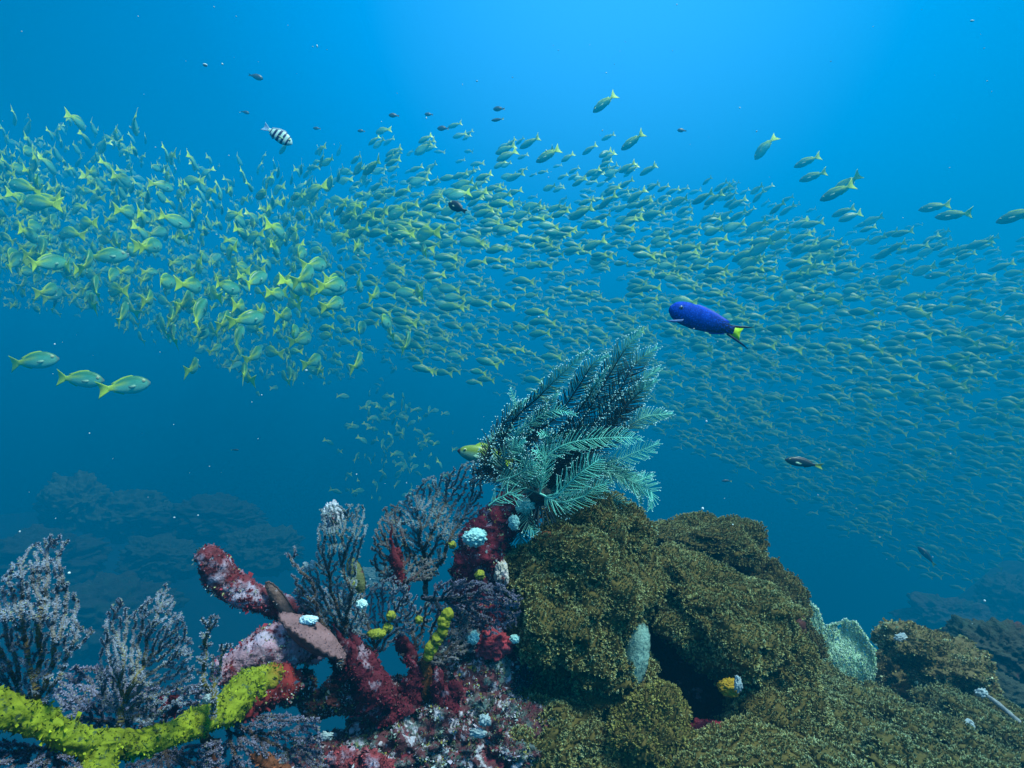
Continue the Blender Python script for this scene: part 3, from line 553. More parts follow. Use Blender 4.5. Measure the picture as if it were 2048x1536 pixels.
# ================================================================== feather star
def ez(x, y): return (900+x/3.34, 640+y/3.34)
ROOT = ez(600, 1160)
DARK = np.array((0.006, 0.012, 0.014)); MIDC = np.array((0.03, 0.12, 0.11)); LITE = np.array((0.28, 1.0, 0.82)); TIPW = np.array((0.60, 0.95, 0.92)); YG = np.array((0.30, 0.75, 0.30))
fs = thing('feather_star', P(*ROOT, 0.93), 'black and white feather star with long plumed arms perched on the rock pillar', 'feather star')
rf = np.random.default_rng(3)
def arm(pts, Y0, Y1, plen=26, light=0.0, roll=0.0, spacing=3.9, n=None, rr_=2.2, tipc=0.25, start=0.08):
    m = len(pts); ys_ = np.linspace(Y0, Y1, m); k = 0.92/F
    C3 = catmull([P(a, b, y) for (a, b), y in zip(pts, ys_)], 60)
    # relax: small wander so arms are not drawn by ruler
    C3 = C3+0.004*np.stack([fbm(np.c_[np.linspace(0, 3, 60), np.full(60, Y0*50), np.full(60, pts[0][0])], j, 2) for j in range(3)], -1)*np.linspace(0, 1, 60)[:, None]
    g = G(); rad = np.linspace(rr_, rr_*0.35, 60)*k
    V, Q, t = tubes(C3[None], rad[None], 6)
    cr_ = DARK*(1-light)+LITE*0.62*light
    g.add(V, Q, cr_*(1-np.clip((t-1+tipc)/tipc, 0, 1))[:, None]+LITE*0.8*np.clip((t-1+tipc)/tipc, 0, 1)[:, None])
    seg = np.r_[0, np.cumsum(np.linalg.norm(np.diff(C3, axis=0), axis=1))]; tot = seg[-1]
    spacing = spacing+1.2*(light > 0.4); K = max(6, int(tot/(spacing*k))); u = np.linspace(start, 0.995, K)*tot
    base = np.stack([np.interp(u, seg, C3[:, j]) for j in range(3)], -1)
    tg = unit(np.stack([np.interp(u, seg, np.gradient(C3, axis=0)[:, j]) for j in range(3)], -1))
    nrm = unit(np.array([math.sin(roll), -math.cos(roll), 0.25])+0*tg); sd = unit(np.cross(tg, nrm)); nn = np.cross(sd, tg)
    uu = u/tot
    prof = plen*k*np.minimum(1, 0.55+uu*2.2)*np.clip((1.03-uu)*4.2, 0.28, 1)
    paths, cols = [], []
    for s in (1, -1):
        L_ = prof*(0.85+0.3*rf.random(K)); aa = R(52)+rf.normal(0, 0.10, K)-0.35*(uu > 0.9)*(uu-0.9)*8
        lift = rf.normal(0.12, 0.25, K); curl = rf.normal(0.5, 0.25, K)
        w_ = np.linspace(0, 1, 5)
        d0 = sd*s*np.sin(aa)[:, None]+tg*np.cos(aa)[:, None]+nn*lift[:, None]
        pth = base[:, None]+L_[:, None, None]*(d0[:, None]*w_[None, :, None]+(tg*curl[:, None])[:, None]*(w_**2)[None, :, None]*0.45)
        paths.append(pth)
    paths = np.concatenate(paths); uu2 = np.r_[uu, uu]
    V, Q, t = tubes(paths, np.linspace(1.2, 0.6, 5)[None]*k*(1-0.25*light), 3)
    lt = np.clip(light+np.clip((uu2-1+tipc)/tipc, 0, 1)*0.9, 0, 1); lt = np.repeat(lt, 15)[:, None]; tt = t[:, None]
    dk = DARK*(1-np.clip((tt-0.45)*1.4, 0, 1)**2)+MIDC*np.clip((tt-0.45)*1.4, 0, 1)**2
    col = dk*(1-lt)+(LITE*(0.75+0.25*tt))*lt; g.add(V, Q, col)
    # white beads on the pinnule tips
    bv, bf = ico(1); en = paths[:, -1]; rb = (0.95+0.5*rf.random(len(en)))*k*(1-0.45*light)
    en, rb = en[uu2 > 0.05], rb[uu2 > 0.05]
    BV = en[:, None]+bv[None]*rb[:, None, None]; BF = (bf[None]+np.arange(len(en))[:, None, None]*len(bv)).reshape(-1, 3)
    g.add(BV, BF, TIPW)
    obj('arm', g, M_feather, fs, P(*ROOT, 0.93))
def A(zp, Y0, Y1, **k):
    pts = [ez(*q) for q in zp]
    if k.pop('root', True): pts = [ROOT]+pts
    arm(pts, Y0, Y1, **k)
A([(330, 960), (410, 690), (600, 510), (760, 350), (925, 205)], .93, .90, plen=22, roll=.5, tipc=.4)
A([(440, 900), (560, 760), (720, 640), (870, 440), (960, 300), (1060, 245)], .94, .90, plen=26, roll=-.2, tipc=.22)
A([(600, 900), (760, 720), (900, 560), (990, 420), (1050, 330)], .94, .92, plen=20, roll=.8, tipc=.3)
A([(760, 880), (870, 690), (1000, 480), (1130, 270), (1200, 170), (1270, 85)], .94, .93, plen=34, roll=.05, tipc=.30)
A([(800, 900), (940, 720), (1130, 480), (1230, 300), (1375, 185)], .95, .96, plen=33, roll=-.1, tipc=.20)
A([(800, 960), (1010, 740), (1170, 560), (1270, 420), (1390, 320)], .96, .99, plen=30, roll=.2, tipc=.24)
A([(800, 960), (1060, 720), (1200, 560), (1290, 470), (1380, 410)], .94, .93, plen=28, roll=.1, tipc=.25)
A([(820, 980), (1050, 800), (1200, 700), (1330, 640), (1480, 620)], .97, 1.01, plen=28, roll=-.2, tipc=.45)
A([(630, 950), (740, 850), (900, 800), (1100, 785), (1265, 795)], .90, .89, plen=27, light=.85, roll=.1)
A([(800, 1020), (1060, 950), (1200, 900), (1390, 815)], .97, 1.02, plen=30, roll=0, light=.45, tipc=.5)
A([(700, 1190), (800, 1090), (900, 1000), (1000, 930)], .89, .87, plen=34, light=.9, roll=.1, tipc=.2)
A([(800, 1100), (980, 960), (1100, 1030), (1220, 1090), (1340, 1150), (1330, 1260)], .95, .93, plen=28, light=.35, roll=.1, tipc=.4)
A([(900, 1080), (1100, 1020), (1230, 1070), (1360, 1030)], .98, 1.0, plen=26, light=.35, tipc=.4)
A([(310, 1080), (430, 1040), (520, 990), (572, 950)], .89, .87, plen=26, light=.5, roll=0, root=False, tipc=.3)
A([(260, 1240), (330, 1185), (400, 1148), (450, 1160)], .88, .87, plen=26, light=.75, roll=0, root=False, tipc=.2)
A([(720, 1215), (880, 1180), (960, 1120), (1050, 1080)], .91, .90, plen=26, light=.75, roll=.2)
A([(430, 800), (540, 680), (700, 605), (835, 620)], .92, .88, plen=20, light=.55, roll=.1)
A([(330, 1020), (260, 880), (330, 740), (430, 600), (520, 520)], .96, .97, plen=24, roll=-.4)
A([(300, 1050), (230, 960), (250, 860), (290, 760)], .98, 1.0, plen=22, roll=.4, tipc=.25)
A([(480, 980), (460, 840), (560, 700), (640, 600), (720, 490)], .98, .97, plen=24, roll=.3, tipc=.15)
A([(560, 980), (660, 800), (640, 760), (590, 750)], .92, .88, plen=20, roll=.3, light=.5)
A([(640, 960), (600, 880), (540, 880)], .90, .87, plen=20, roll=.6, light=.7)
A([(420, 1080), (360, 940), (420, 860), (500, 800)], .91, .88, plen=24, roll=-.5, light=.25)
A([(520, 1230), (520, 1350), (560, 1425)], .93, .91, plen=22, roll=.2, light=.3)
A([(500, 1250), (470, 1350), (470, 1500)], .97, .98, plen=26, roll=0)
A([(640, 1230), (700, 1250), (780, 1250)], .93, .93, plen=24, roll=0)
A([(1100, 1200), (1250, 1340), (1370, 1420)], 1.0, 1.12, plen=18, roll=0, light=.6, tipc=.3)
A([(900, 1060), (1100, 980), (1250, 1120), (1260, 1220)], 1.0, 1.04, plen=24, roll=.3)
A([(430, 640), (440, 560), (412, 465)], .97, .98, plen=10, roll=.2, light=.7, root=False)
for i in range(13):   # arms deep in the clump
    a = R(200-i*18+rf.normal(0, 4)); ln = (230+rf.random()*220)
    mid = (600+math.cos(a)*ln*0.5, 1130-math.sin(a)*ln*0.5-30); end = (620+math.cos(a+0.3)*ln, 1080-math.sin(a+0.2)*ln)
    A([mid, end, (end[0]+60, end[1]-70)], .97, .95+0.06*rf.random(), plen=25, roll=rf.normal(0, .5), light=(0.3 if i % 4 == 0 else 0), tipc=.12)
v, f = blob(P(*ROOT, 0.93), (0.02, 0.02, 0.014), 3, 0.2, 2, 1); obj('calyx', G().add(v, f, DARK*2), M_feather, fs, P(*ROOT, 0.93))
cp_ = []
for i in range(18):
    a = i/18*2*np.pi; w_ = np.linspace(0, 1, 6)[:, None]; c = P(*ROOT, 0.93)
    cp_.append(c+np.c_[np.cos(a)*0.026*w_, np.sin(a)*0.026*w_, -0.01-0.035*w_**1.6])
V, Q, t = tubes(np.array(cp_), 0.0014, 5); obj('cirri', G().add(V, Q, DARK*3), M_feather, fs, P(*ROOT, 0.93))

# ================================================================== fish  (head towards +x, up +z, length 1)
def fish_parts(rings, sides, H, W, bend, colf, prof=None, tail='fork', tcol=(0.45, 0.50, 0.02), dcol=(0.30, 0.46, 0.03), dh=0.09, tl=0.24, ts=0.20, fold=1.0):
    """returns dict of G: body, tail_fin, dorsal_fin, anal_fin, pectoral_fin, eye"""
    pf = np.array(prof or [(-0.40, 0.27, 0.16), (-0.33, 0.30, 0.22), (-0.2, 0.60, 0.55), (-0.05, 0.88, 0.86), (0.12, 1.0, 1.0), (0.26, 0.90, 0.98), (0.38, 0.66, 0.78), (0.46, 0.36, 0.45), (0.50, 0.06, 0.08)])
    x = np.linspace(-0.40, 0.50, rings); x = -0.40+0.90*(np.linspace(0, 1, rings)**0.85)
    h = np.interp(x, pf[:, 0], pf[:, 1]); wd = np.interp(x, pf[:, 0], pf[:, 2])
    if rings > 10:
        ker = np.array([1, 2, 1])/4; h = np.convolve(np.r_[h[0], h, h[-1]], ker, 'valid'); wd = np.convolve(np.r_[wd[0], wd, wd[-1]], ker, 'valid')
    an = np.arange(sides)/sides*2*np.pi
    def B(p):
        p = np.asarray(p, float).copy(); xx = p[..., 0]; q_ = np.minimum(xx-0.1, 0); p[..., 1] = p[..., 1]+bend*q_**2*1.6; return p
    V = np.stack([np.repeat(x, sides).reshape(rings, sides), wd[:, None]*W/2*np.cos(an), h[:, None]*H/2*np.sin(an)*np.where(np.sin(an) > 0, 1.05, 0.95)], -1)
    id_ = np.arange(rings*sides).reshape(rings, sides)
    q_ = np.stack([id_[:-1], id_[1:], np.roll(id_, -1, 1)[1:], np.roll(id_, -1, 1)[:-1]], -1).reshape(-1, 4)
    vv = V.reshape(-1, 3); zr = np.tile(np.sin(an), (rings, 1)).reshape(-1); c = colf(vv[:, 0], zr)
    out = {'body': G().add(B(vv), q_, c)}
    nose = G(); out['body'].add(B(np.vstack([V[-1], [[0.505, 0, 0]]])), [(i, sides, (i+1) % sides) for i in range(sides)], c[-1])
    out['body'].add(B(np.vstack([V[0], [[x[0]-0.01, 0, 0]]])), [(i, (i+1) % sides, sides) for i in range(sides)], c[0])
    def sheet(poly_top, poly_bot, col, th=0.006):
        a = np.array(poly_top, float); b = np.array(poly_bot, float); n = len(a)
        pts = []
        for s in (-1, 1): pts.append(np.stack([np.c_[a[:, 0], np.full(n, s*th/2*0.3), a[:, 1]], np.c_[b[:, 0], np.full(n, s*th/2), b[:, 1]]], 1))
        VV = np.stack(pts, 0)      # side, n, 2, 3
        I = np.arange(VV.size//3).reshape(2, n, 2); fs_ = []
        for i in range(n-1):
            fs_ += [(I[0, i, 0], I[0, i+1, 0], I[0, i+1, 1], I[0, i, 1]), (I[1, i, 0], I[1, i, 1], I[1, i+1, 1], I[1, i+1, 0]), (I[0, i, 0], I[1, i, 0], I[1, i+1, 0], I[0, i+1, 0])]
        fs_ += [(I[0, 0, 0], I[0, 0, 1], I[1, 0, 1], I[1, 0, 0]), (I[0, -1, 0], I[1, -1, 0], I[1, -1, 1], I[0, -1, 1])]
        return G().add(B(VV.reshape(-1, 3)), np.array(fs_), col)
    s0 = 0.11*H
    if tail == 'fork':
        e = [(-0.62, ts), (-0.598, ts*0.78), (-0.570, ts*0.4), (-0.55, 0.0), (-0.570, -ts*0.4), (-0.598, -ts*0.78), (-0.62, -ts)]
        b = [(-0.37, s0), (-0.37, s0*0.7), (-0.37, s0*0.35), (-0.37, 0), (-0.37, -s0*0.35), (-0.37, -s0*0.7), (-0.37, -s0)]
    out['tail_fin'] = sheet(e, b, tcol, 0.010)
    zt = lambda q: np.interp(q, x, h)*H/2
    dx = np.linspace(0.22, -0.30, 9)
    dt = [(q-0.03, zt(q)*0.95+dh*fold*(math.sin(min(1, (0.25-q)/0.12)*1.57)*(0.9 if q > -0.15 else 0.75))) for q in dx]
    out['dorsal_fin'] = sheet(dt, [(q, zt(q)*0.9) for q in dx], dcol)
    ax_ = np.linspace(-0.08, -0.28, 5)
    out['anal_fin'] = sheet([(q-0.04, -zt(q)*0.85-dh*0.8*(1-i*0.15)) for i, q in enumerate(ax_)], [(q, -zt(q)*0.8) for q in ax_], dcol)
    # pectoral fins
    for s in (-1, 1):
        g = G(); r0 = np.array([0.20, s*W*0.46, -0.02]); tri = np.array([r0, r0+[-0.04, s*0.01, 0.03], r0+[-0.17, s*0.07, 0.0], r0+[-0.13, s*0.06, -0.06], r0+[-0.02, s*0.0, -0.03]])
        t2 = tri+np.array([0, s*0.004, 0]); g.add(B(np.vstack([tri, t2])), [(0, 1, 2), (0, 2, 3), (0, 3, 4), (5, 7, 6), (5, 8, 7), (5, 9, 8), (0, 5, 1), (1, 5, 6), (1, 6, 2), (2, 6, 7), (2, 7, 3), (3, 7, 8), (3, 8, 4), (4, 8, 9)], (0.25, 0.45, 0.30))
        out['pectoral_fin' if s < 0 else 'pectoral_fin_b'] = g
    bv, bf = ico(2); ge = G(); ex = 0.37; ew = np.interp(ex, x, wd)*W/2
    for s in (-1, 1):
        for r_, cc_, off in ((0.032*H/0.34, (0.6, 0.62, 0.3), 0.0), (0.021*H/0.34, (0.005, 0.005, 0.008), 0.008)):
            ge.add(B(bv*np.array([r_, r_*0.55, r_])+np.array([ex, s*(ew*0.86+off), 0.05*H/0.34])), bf, cc_)
    out['eye'] = ge
    return out
def snapcol(x, z):
    n_ = len(x); back = np.array((0.05, 0.22, 0.06)); side = np.array((0.05, 0.36, 0.20)); bel = np.array((0.26, 0.72, 0.50)); yel = np.array((0.55, 0.74, 0.0))
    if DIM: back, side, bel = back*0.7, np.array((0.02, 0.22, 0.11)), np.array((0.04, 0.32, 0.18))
    t = np.clip((z+0.75)/1.5, 0, 1)[:, None]; c = bel*(1-t)+side*t
    b = np.clip((z-0.45)/0.3, 0, 1)[:, None]; c = c*(1-b)+back*b
    st = (np.exp(-((z-0.40)/0.11)**2)*np.clip((0.10-x)/0.30, 0.0, 0.8))[:, None]; c = c*(1-st)+yel*st
    tl = np.clip((-0.20-x)/0.12, 0, 1)[:, None]; c = c*(1-tl)+yel*tl
    hd = np.clip((x-0.42)/0.06, 0, 1)[:, None]*0.6; return c*(1-hd)+np.array((0.22, 0.12, 0.10))*hd
YT = (0.62, 0.84, 0.0)
VAR = []; DIM = False
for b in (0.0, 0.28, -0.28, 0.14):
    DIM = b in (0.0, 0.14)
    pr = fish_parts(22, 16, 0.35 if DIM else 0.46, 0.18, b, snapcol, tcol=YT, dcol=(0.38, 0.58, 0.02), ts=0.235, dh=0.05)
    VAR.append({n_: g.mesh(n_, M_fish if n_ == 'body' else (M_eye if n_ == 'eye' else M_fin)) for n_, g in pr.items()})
import mathutils
DIM = False; pr = fish_parts(22, 16, 0.44, 0.18, 0.05, snapcol, tcol=YT, dcol=(0.38, 0.58, 0.02), ts=0.235, dh=0.05)
VAR.append({n_: g.mesh(n_, M_fish if n_ == 'body' else (M_eye if n_ == 'eye' else M_fin)) for n_, g in pr.items()})
def orient(hd, upv=(0, 0, 1), roll=0.0):
    h = mathutils.Vector(hd).normalized(); u = mathutils.Vector(upv); s = u.cross(h).normalized(); u = h.cross(s)
    M = mathutils.Matrix((h, s, u)).transposed()
    return (M @ mathutils.Matrix.Rotation(roll, 3, 'X'))
def put_fish(loc, hd, length, label, group, var=0, parts=('body', 'tail_fin', 'dorsal_fin', 'anal_fin', 'pectoral_fin', 'pectoral_fin_b', 'eye'), cat='fish', meshes=None, name='yellowtail_fish', roll=0.0):
    t = bpy.data.objects.new(name, None); C.objects.link(t); t.empty_display_size = 0.05
    t.matrix_world = mathutils.Matrix.Translation(mathutils.Vector(loc)) @ (orient(hd, roll=roll).to_4x4()) @ mathutils.Matrix.Scale(length/1.1, 4)
    tag(t, label, cat, group); ms = meshes or VAR[var]
    for n_ in parts:
        o = bpy.data.objects.new(n_.replace('_b', '') if n_.endswith('_b') else n_, ms[n_]); C.objects.link(o); o.parent = t
    return t
def vaz(px): return 90-math.degrees(math.atan((px-1024)/F))
def head(az, el):    # az 180 = to the left of the photo, 90 = away, el up
    return (math.cos(R(az))*math.cos(R(el)), math.sin(R(az))*math.cos(R(el)), math.sin(R(el)))
FG = 'yellow-tailed silver fish of the big school'
# the few that can be told apart
for (px, py, Yc, az, el, va, lb) in [
    (72, 722, 2.35, 25, 8, 1, 'silver fish with yellow tail bent down, leftmost of the three swimming right below the school'),
    (165, 759, 2.30, 12, -4, 0, 'silver fish with spread yellow tail, middle of the three swimming right below the school'),
    (256, 772, 2.25, 20, 10, 2, 'silver fish with spread yellow tail, rightmost of the three swimming right below the school'),
    (389, 733, 2.6, 76, 8, 1, 'silver fish seen from behind, alone right of the three below the school'),
    (489, 743, 2.5, 84, 10, 0, 'fish overlapping another, seen from behind at the lower edge of the school'),
    (492, 752, 2.75, 96, 6, 2, 'fish half hidden by the one in front at the lower edge of the school'),
    (718, 722, 2.7, 74, 18, 1, 'slim yellowish fish seen edge-on just right of the lower edge gap'),
    (182, 604, 2.6, 70, 14, 2, 'pale fish with tail straight down at the left lower rim of the school'),
    (375, 600, 2.6, 62, 20, 1, 'bright pale fish with yellow stripe at the left lower rim of the school'),
    (247, 625, 2.7, 58, 30, 0, 'yellowish fish tilted steeply at the left lower rim of the school'),
    (344, 668, 2.8, 72, 26, 2, 'yellow-striped fish diving tail first below the left rim'),
    (453, 640, 2.7, 70, 18, 1, 'pale fish with spread pectoral fins at the lower rim'),
    (570, 645, 2.9, 78, 18, 0, 'round-bodied fish with yellow tail below, left of the gap'),
    (778, 658, 2.9, 76, 26, 2, 'yellow and silver fish seen from behind above the large grey fan'),
    (816, 682, 3.0, 84, 30, 1, 'narrow yellow fish hanging lowest above the large grey fan'),
    (600, 508, 2.8, 40, 10, 2, 'bright silver fish turning right in the middle left of the school'),
    (218, 512, 2.6, 22, 6, 1, 'fish with large orange yellow tail heading right in the left school'),
    (660, 580, 2.7, 14, 3, 0, 'fish with wide open yellow tail heading right in the central school'),
    (60, 470, 2.7, 40, -18, 3, 'pale round fish near the left photo edge, upper of the bright ones'),
    (132, 536, 2.6, 60, -10, 2, 'pale silver fish with drooping tail near the left photo edge'),
    (558, 462, 2.7, 50, -18, 1, 'bright fish with forked yellow tail in the upper left school'),
    (1207, 208, 3.5, 178, -36, 0, 'highest fish, swimming down to the left above the school'),
    (1263, 285, 3.7, 178, -33, 3, 'fish swimming down to the left, a little below the highest one'),
    (1094, 312, 3.6, 176, -28, 0, 'fish swimming down to the left above the middle of the school'),
    (1527, 297, 3.6, 150, -42, 2, 'grey fish alone above the right half, pointing steeply down'),
    (1612, 324, 3.9, 182, -18, 0, 'upper of two grey fish alone above the right half'),
    (1623, 354, 3.9, 182, -12, 3, 'lower of two grey fish alone above the right half'),
    (1671, 386, 3.0, 182, -22, 0, 'yellow-tailed fish swimming down to the left over the right half'),
    (1690, 372, 3.4, 176, -30, 1, 'fish mostly hidden behind the yellow-tailed one over the right half'),
    (1866, 415, 3.7, 184, -4, 0, 'fish swimming level to the left over the far right of the school'),
    (1903, 431, 3.3, 182, 2, 3, 'long fish swimming level to the left just under another at far right'),
    (2032, 432, 2.8, 182, -14, 0, 'fish cut by the right photo edge above the school'),
    (268, 250, 3.2, 60, -35, 2, 'fish with bright yellow tail raised above the left end of the school'),
    (158, 245, 3.4, 40, -20, 1, 'yellow-finned fish leading the top left of the school')]:
    if 30 < az < 120 and px < 1000: az = 86+(az-78)*0.5; el += 12
    if az > 30: az += vaz(px)-90
    if px < 1000 and va in (0, 3): va = 4
    put_fish(P(px, py, Yc*2.3), head(az, el), 0.395, lb, FG, va)
# hero yellow fish behind the feather star and one near the right ledge
bf = fish_parts(24, 16, 0.34, 0.17, 0.2, lambda x, z: np.where((x > 0.44)[:, None], np.array((0.05, 0.01, 0.02)), np.where((z > 0)[:, None], np.array((0.20, 0.30, 0.03)), np.array((0.20, 0.40, 0.28)))), tcol=YT)
bm = {n_: g.mesh(n_, M_fish if n_ == 'body' else (M_eye if n_ == 'eye' else M_fin)) for n_, g in bf.items()}
put_fish(P(968, 912, 1.35), head(184, 12), 0.14, 'greenish yellow fish peeping out behind the left side of the feather star', None, meshes=bm, name='reef_fish')
put_fish(P(1890, 1268, 4.6), head(186, -4), 0.29, 'faint yellow-tailed fish near the dark reef right of the hollow rock', None, 0, name='reef_fish')

# ---- the school
up_e = np.array([(-60, 250), (100, 245), (250, 255), (400, 330), (550, 320), (650, 280), (800, 270), (950, 262), (1100, 300), (1250, 325), (1400, 350), (1550, 390), (1700, 430), (1850, 470), (2110, 470)])
lo_e = np.array([(-60, 600), (150, 625), (300, 665), (400, 705), (520, 760), (640, 775), (760, 740), (900, 740), (1050, 790), (1200, 830), (1350, 880), (1500, 950), (1650, 1040), (1800, 1120), (2110, 1220)])
rs = np.random.default_rng(12)
fish = []
NF = 4700
while len(fish) < NF:
    px = rs.uniform(-60, 2110); u = rs.beta(1.25, 1.35) if px < 900 else rs.beta(1.05, 1.2); a, b = np.interp(px, *up_e.T), np.interp(px, *lo_e.T)
    py = a+(b-a)*u+rs.normal(0, 14)
    dens = 0.35+0.65*min(1, u*4)
    if px > 1000: dens *= 0.62+0.38*min(1, (px-1000)/500)
    if u > 0.45 and 620 < px < 1300: dens *= 0.55
    cl = noise(np.array([px*0.011, py*0.014, 3.3]), 21)+0.6*noise(np.array([px*0.028, py*0.034, 9.3]), 22)
    dens *= 0.72+0.55*cl
    if rs.random() > dens: continue
    if px < 750: Yc = 2.9+rs.gamma(1.9, 1.9)
    elif px < 1100: Yc = 3.2+rs.gamma(2.0, 1.7)
    else: Yc = 3.6+rs.gamma(1.8, 1.4)+4.2*max(0, u-0.40)
    Yc += 1.6*max(0, 0.25-u)+ (1.2*max(0, u-0.7) if px < 1100 else 0)
    Yc *= 2.3
    if Yc > 25 or (768-py)/F*Yc > 7.5: continue
    s = np.clip((px-420)/560, 0, 1); s = s*s*(3-2*s)
    az = vaz(px)+(-3+rs.normal(0, 18))*(1-s)+(84+rs.normal(0, 13))*s
    el = (-20+52*u)*(1-s)+(-30+np.clip(u*2.6, 0, 1)*27+13*u)*s+rs.normal(0, 13 if s < .5 else 6)
    if px > 1650: el += 4*(1-u)+ 8*(u < .3)
    wv = noise(np.array([px*0.006, py*0.008, Yc*0.4]), 31); az += 13*wv; el += 7*noise(np.array([px*0.007, py*0.01, Yc*0.5]), 33)
    va = int(rs.choice([1, 2, 1, 2, 3])) if rs.random() > s else int(rs.choice([0, 3, 0, 3, 1]))
    fish.append((Yc, px, py, az, el, va, 0.376*rs.uniform(0.66, 1.14)))
for i in range(70):      # nearer pale ones on the left flank
    px = rs.uniform(10, 900); a, b = np.interp(px, *up_e.T), np.interp(px, *lo_e.T); u = rs.uniform(0.30, 0.90); py = a+(b-a)*u
    fish.append((2.3*rs.uniform(2.35, 3.0), px, py, vaz(px)-10+rs.normal(0, 24), -14+42*u+rs.normal(0, 12), int(rs.choice([1, 2])), 0.376*rs.uniform(0.9, 1.1)))
for i in range(5200):     # the farthest, faintest fish behind the school
    px = rs.uniform(-60, 2110); a, b = np.interp(px, *up_e.T), np.interp(px, *lo_e.T); py = a+(b-a)*rs.beta(1.5, 1.1)+rs.normal(0, 12); Yc = rs.uniform(17, 27)
    if (768-py)/F*Yc > 7.5 or rs.random() > 0.55+0.6*noise(np.array([px*0.008, py*0.012, 7.3]), 41)+(0.3 if px > 1100 else 0): continue
    s = np.clip((px-420)/560, 0, 1); fish.append((Yc, px, py, vaz(px)+(-6+rs.normal(0, 30))*(1-s)+(84+rs.normal(0, 16))*s, rs.normal(0, 13)-4, 3 if s > .5 else 1, 0.39*rs.uniform(0.8, 1.2)))
for i in range(130):      # the faint cluster hanging under the school left of the feather star
    px = rs.normal(790, 55); py = rs.uniform(780, 1000); fish.append((rs.uniform(15, 19), px, py, 90+rs.normal(0, 40), rs.normal(0, 25), rs.integers(0, 4), 0.36))
fish.sort(key=lambda q: q[0])
indiv = [q for q in fish if 0 < q[1] < 2048][:260]; chosen = set(id(q) for q in indiv); rest = [q for q in fish if id(q) not in chosen]
def zone(px, py):
    a, b = np.interp(px, *up_e.T), np.interp(px, *lo_e.T); u = (py-a)/(b-a)
    v = 'upper rim' if u < 0.25 else ('middle' if u < 0.6 else 'lower part')
    if px < 400: return v, 'of the school at far left', 'seen from behind'
    if px < 760: return v, 'of the school left of centre', 'seen from behind'
    if px < 1080: return v, 'of the school above the grey fans', 'turning away'
    if px < 1400: return v, 'of the school above the feather star', 'swimming left'
    if px < 1720: return v, 'of the school around the blue fish', 'swimming left'
    return v, 'of the school at far right', 'swimming left'
for (Yc, px, py, az, el, va, ln) in indiv:
    v_, h_, d_ = zone(px, py)
    put_fish(P(px, py, Yc), head(az, el), ln, 'yellow-tailed fish %s, %s %s' % (d_, v_, h_), 'schooling fish in the %s %s' % (v_, h_), int(va), parts=('body', 'tail_fin', 'dorsal_fin', 'pectoral_fin', 'pectoral_fin_b') if Yc < 8.3 else ('body', 'tail_fin', 'dorsal_fin'))
# everything farther: one shoal
T = []
for b in (0.0, 0.28, -0.28, 0.14):
    DIM = b in (0.0, 0.14)
    pr = fish_parts(9, 8, 0.35 if DIM else 0.46, 0.18, b, snapcol, tcol=YT, ts=0.235, dh=0.05); g = G()
    for n_ in ('body', 'tail_fin', 'dorsal_fin'):
        q_ = pr[n_]
        for v, c in [(np.vstack(q_.v), np.vstack(q_.c))]:
            for f_, tgt in ((q_.t, g.t), (q_.q, g.q)):
                if f_: tgt.append(np.vstack(f_)+g.n)
            g.v.append(v); g.c.append(c); g.n += len(v)
    T.append((np.vstack(g.v), np.vstack(g.t), np.vstack(g.q), np.vstack(g.c)))
g = G()
for va in range(4):
    sel = [q for q in rest if q[5] == va]; tv, tt, tq, tcq = T[va]
    Ms = np.array([np.array(orient(head(q[3], q[4])))*q[6]/1.1 for q in sel]); Ls = np.array([P(q[1], q[2], q[0]) for q in sel])
    V = np.einsum('kij,vj->kvi', Ms, tv)+Ls[:, None]; K = len(sel); off = (np.arange(K)*len(tv))[:, None, None]
    g.t.append((tt[None]+off).reshape(-1, 3)+g.n); g.q.append((tq[None]+off).reshape(-1, 4)+g.n); g.v.append(V.reshape(-1, 3)); g.c.append(np.tile(tcq, (K, 1))); g.n += K*len(tv)
tag(obj('fish_shoal', g, M_fish), 'countless distant yellow-tailed fish filling the back of the school', 'fish shoal', kind='stuff')

# ---- blue wrasse
BLU = np.array((0.0, 0.045, 0.50))
def bluecol(x, z):
    c = BLU[None]*(0.75+0.35*z[:, None]); d = np.clip((0.0-x)/0.30, 0, 1)[:, None]; c = c*(1-d)+np.array((0.004, 0.010, 0.05))*d
    return c
wr = thing('wrasse', (0, 0, 0), 'cobalt blue wrasse with bright yellow tail centre swimming left above the feather star', 'fish')
pw_ = [(-0.40, 0.34, 0.30), (-0.33, 0.40, 0.35), (-0.2, 0.66, 0.6), (-0.05, 0.86, 0.85), (0.12, 1.0, 1.0), (0.26, 0.98, 0.98), (0.36, 0.88, 0.82), (0.44, 0.66, 0.6), (0.485, 0.38, 0.36), (0.50, 0.18, 0.2)]
pr = fish_parts(40, 24, 0.33, 0.17, 0.15, bluecol, prof=pw_, dcol=(0.01, 0.05, 0.55), dh=0.035, ts=0.13)
M_wr = mat('wrasse_skin', 0.6, 12, 0.3, 0.0, spec=0.08, spots=[((0.005, 0.09, 0.70), 55, 0.54, 0.04, 2.0), ((0.004, 0.012, 0.16), 70, 0.57, 0.05, 5.0)])
pr['eye'].c = [np.broadcast_to(np.array((0.10, 0.14, 0.35) if i % 2 == 0 else (0.003, 0.004, 0.01)), c.shape) for i, c in enumerate(pr['eye'].c)]
wr.matrix_world = mathutils.Matrix.Translation(mathutils.Vector(P(1408, 642, 1.45))) @ orient(head(184, 19)).to_4x4() @ mathutils.Matrix.Scale(0.19, 4)
for n_ in ('body', 'dorsal_fin', 'anal_fin', 'eye'):
    o = bpy.data.objects.new(n_, pr[n_].mesh(n_, M_wr if n_ == 'body' else (M_eye if n_ == 'eye' else M_fin))); C.objects.link(o); o.parent = wr
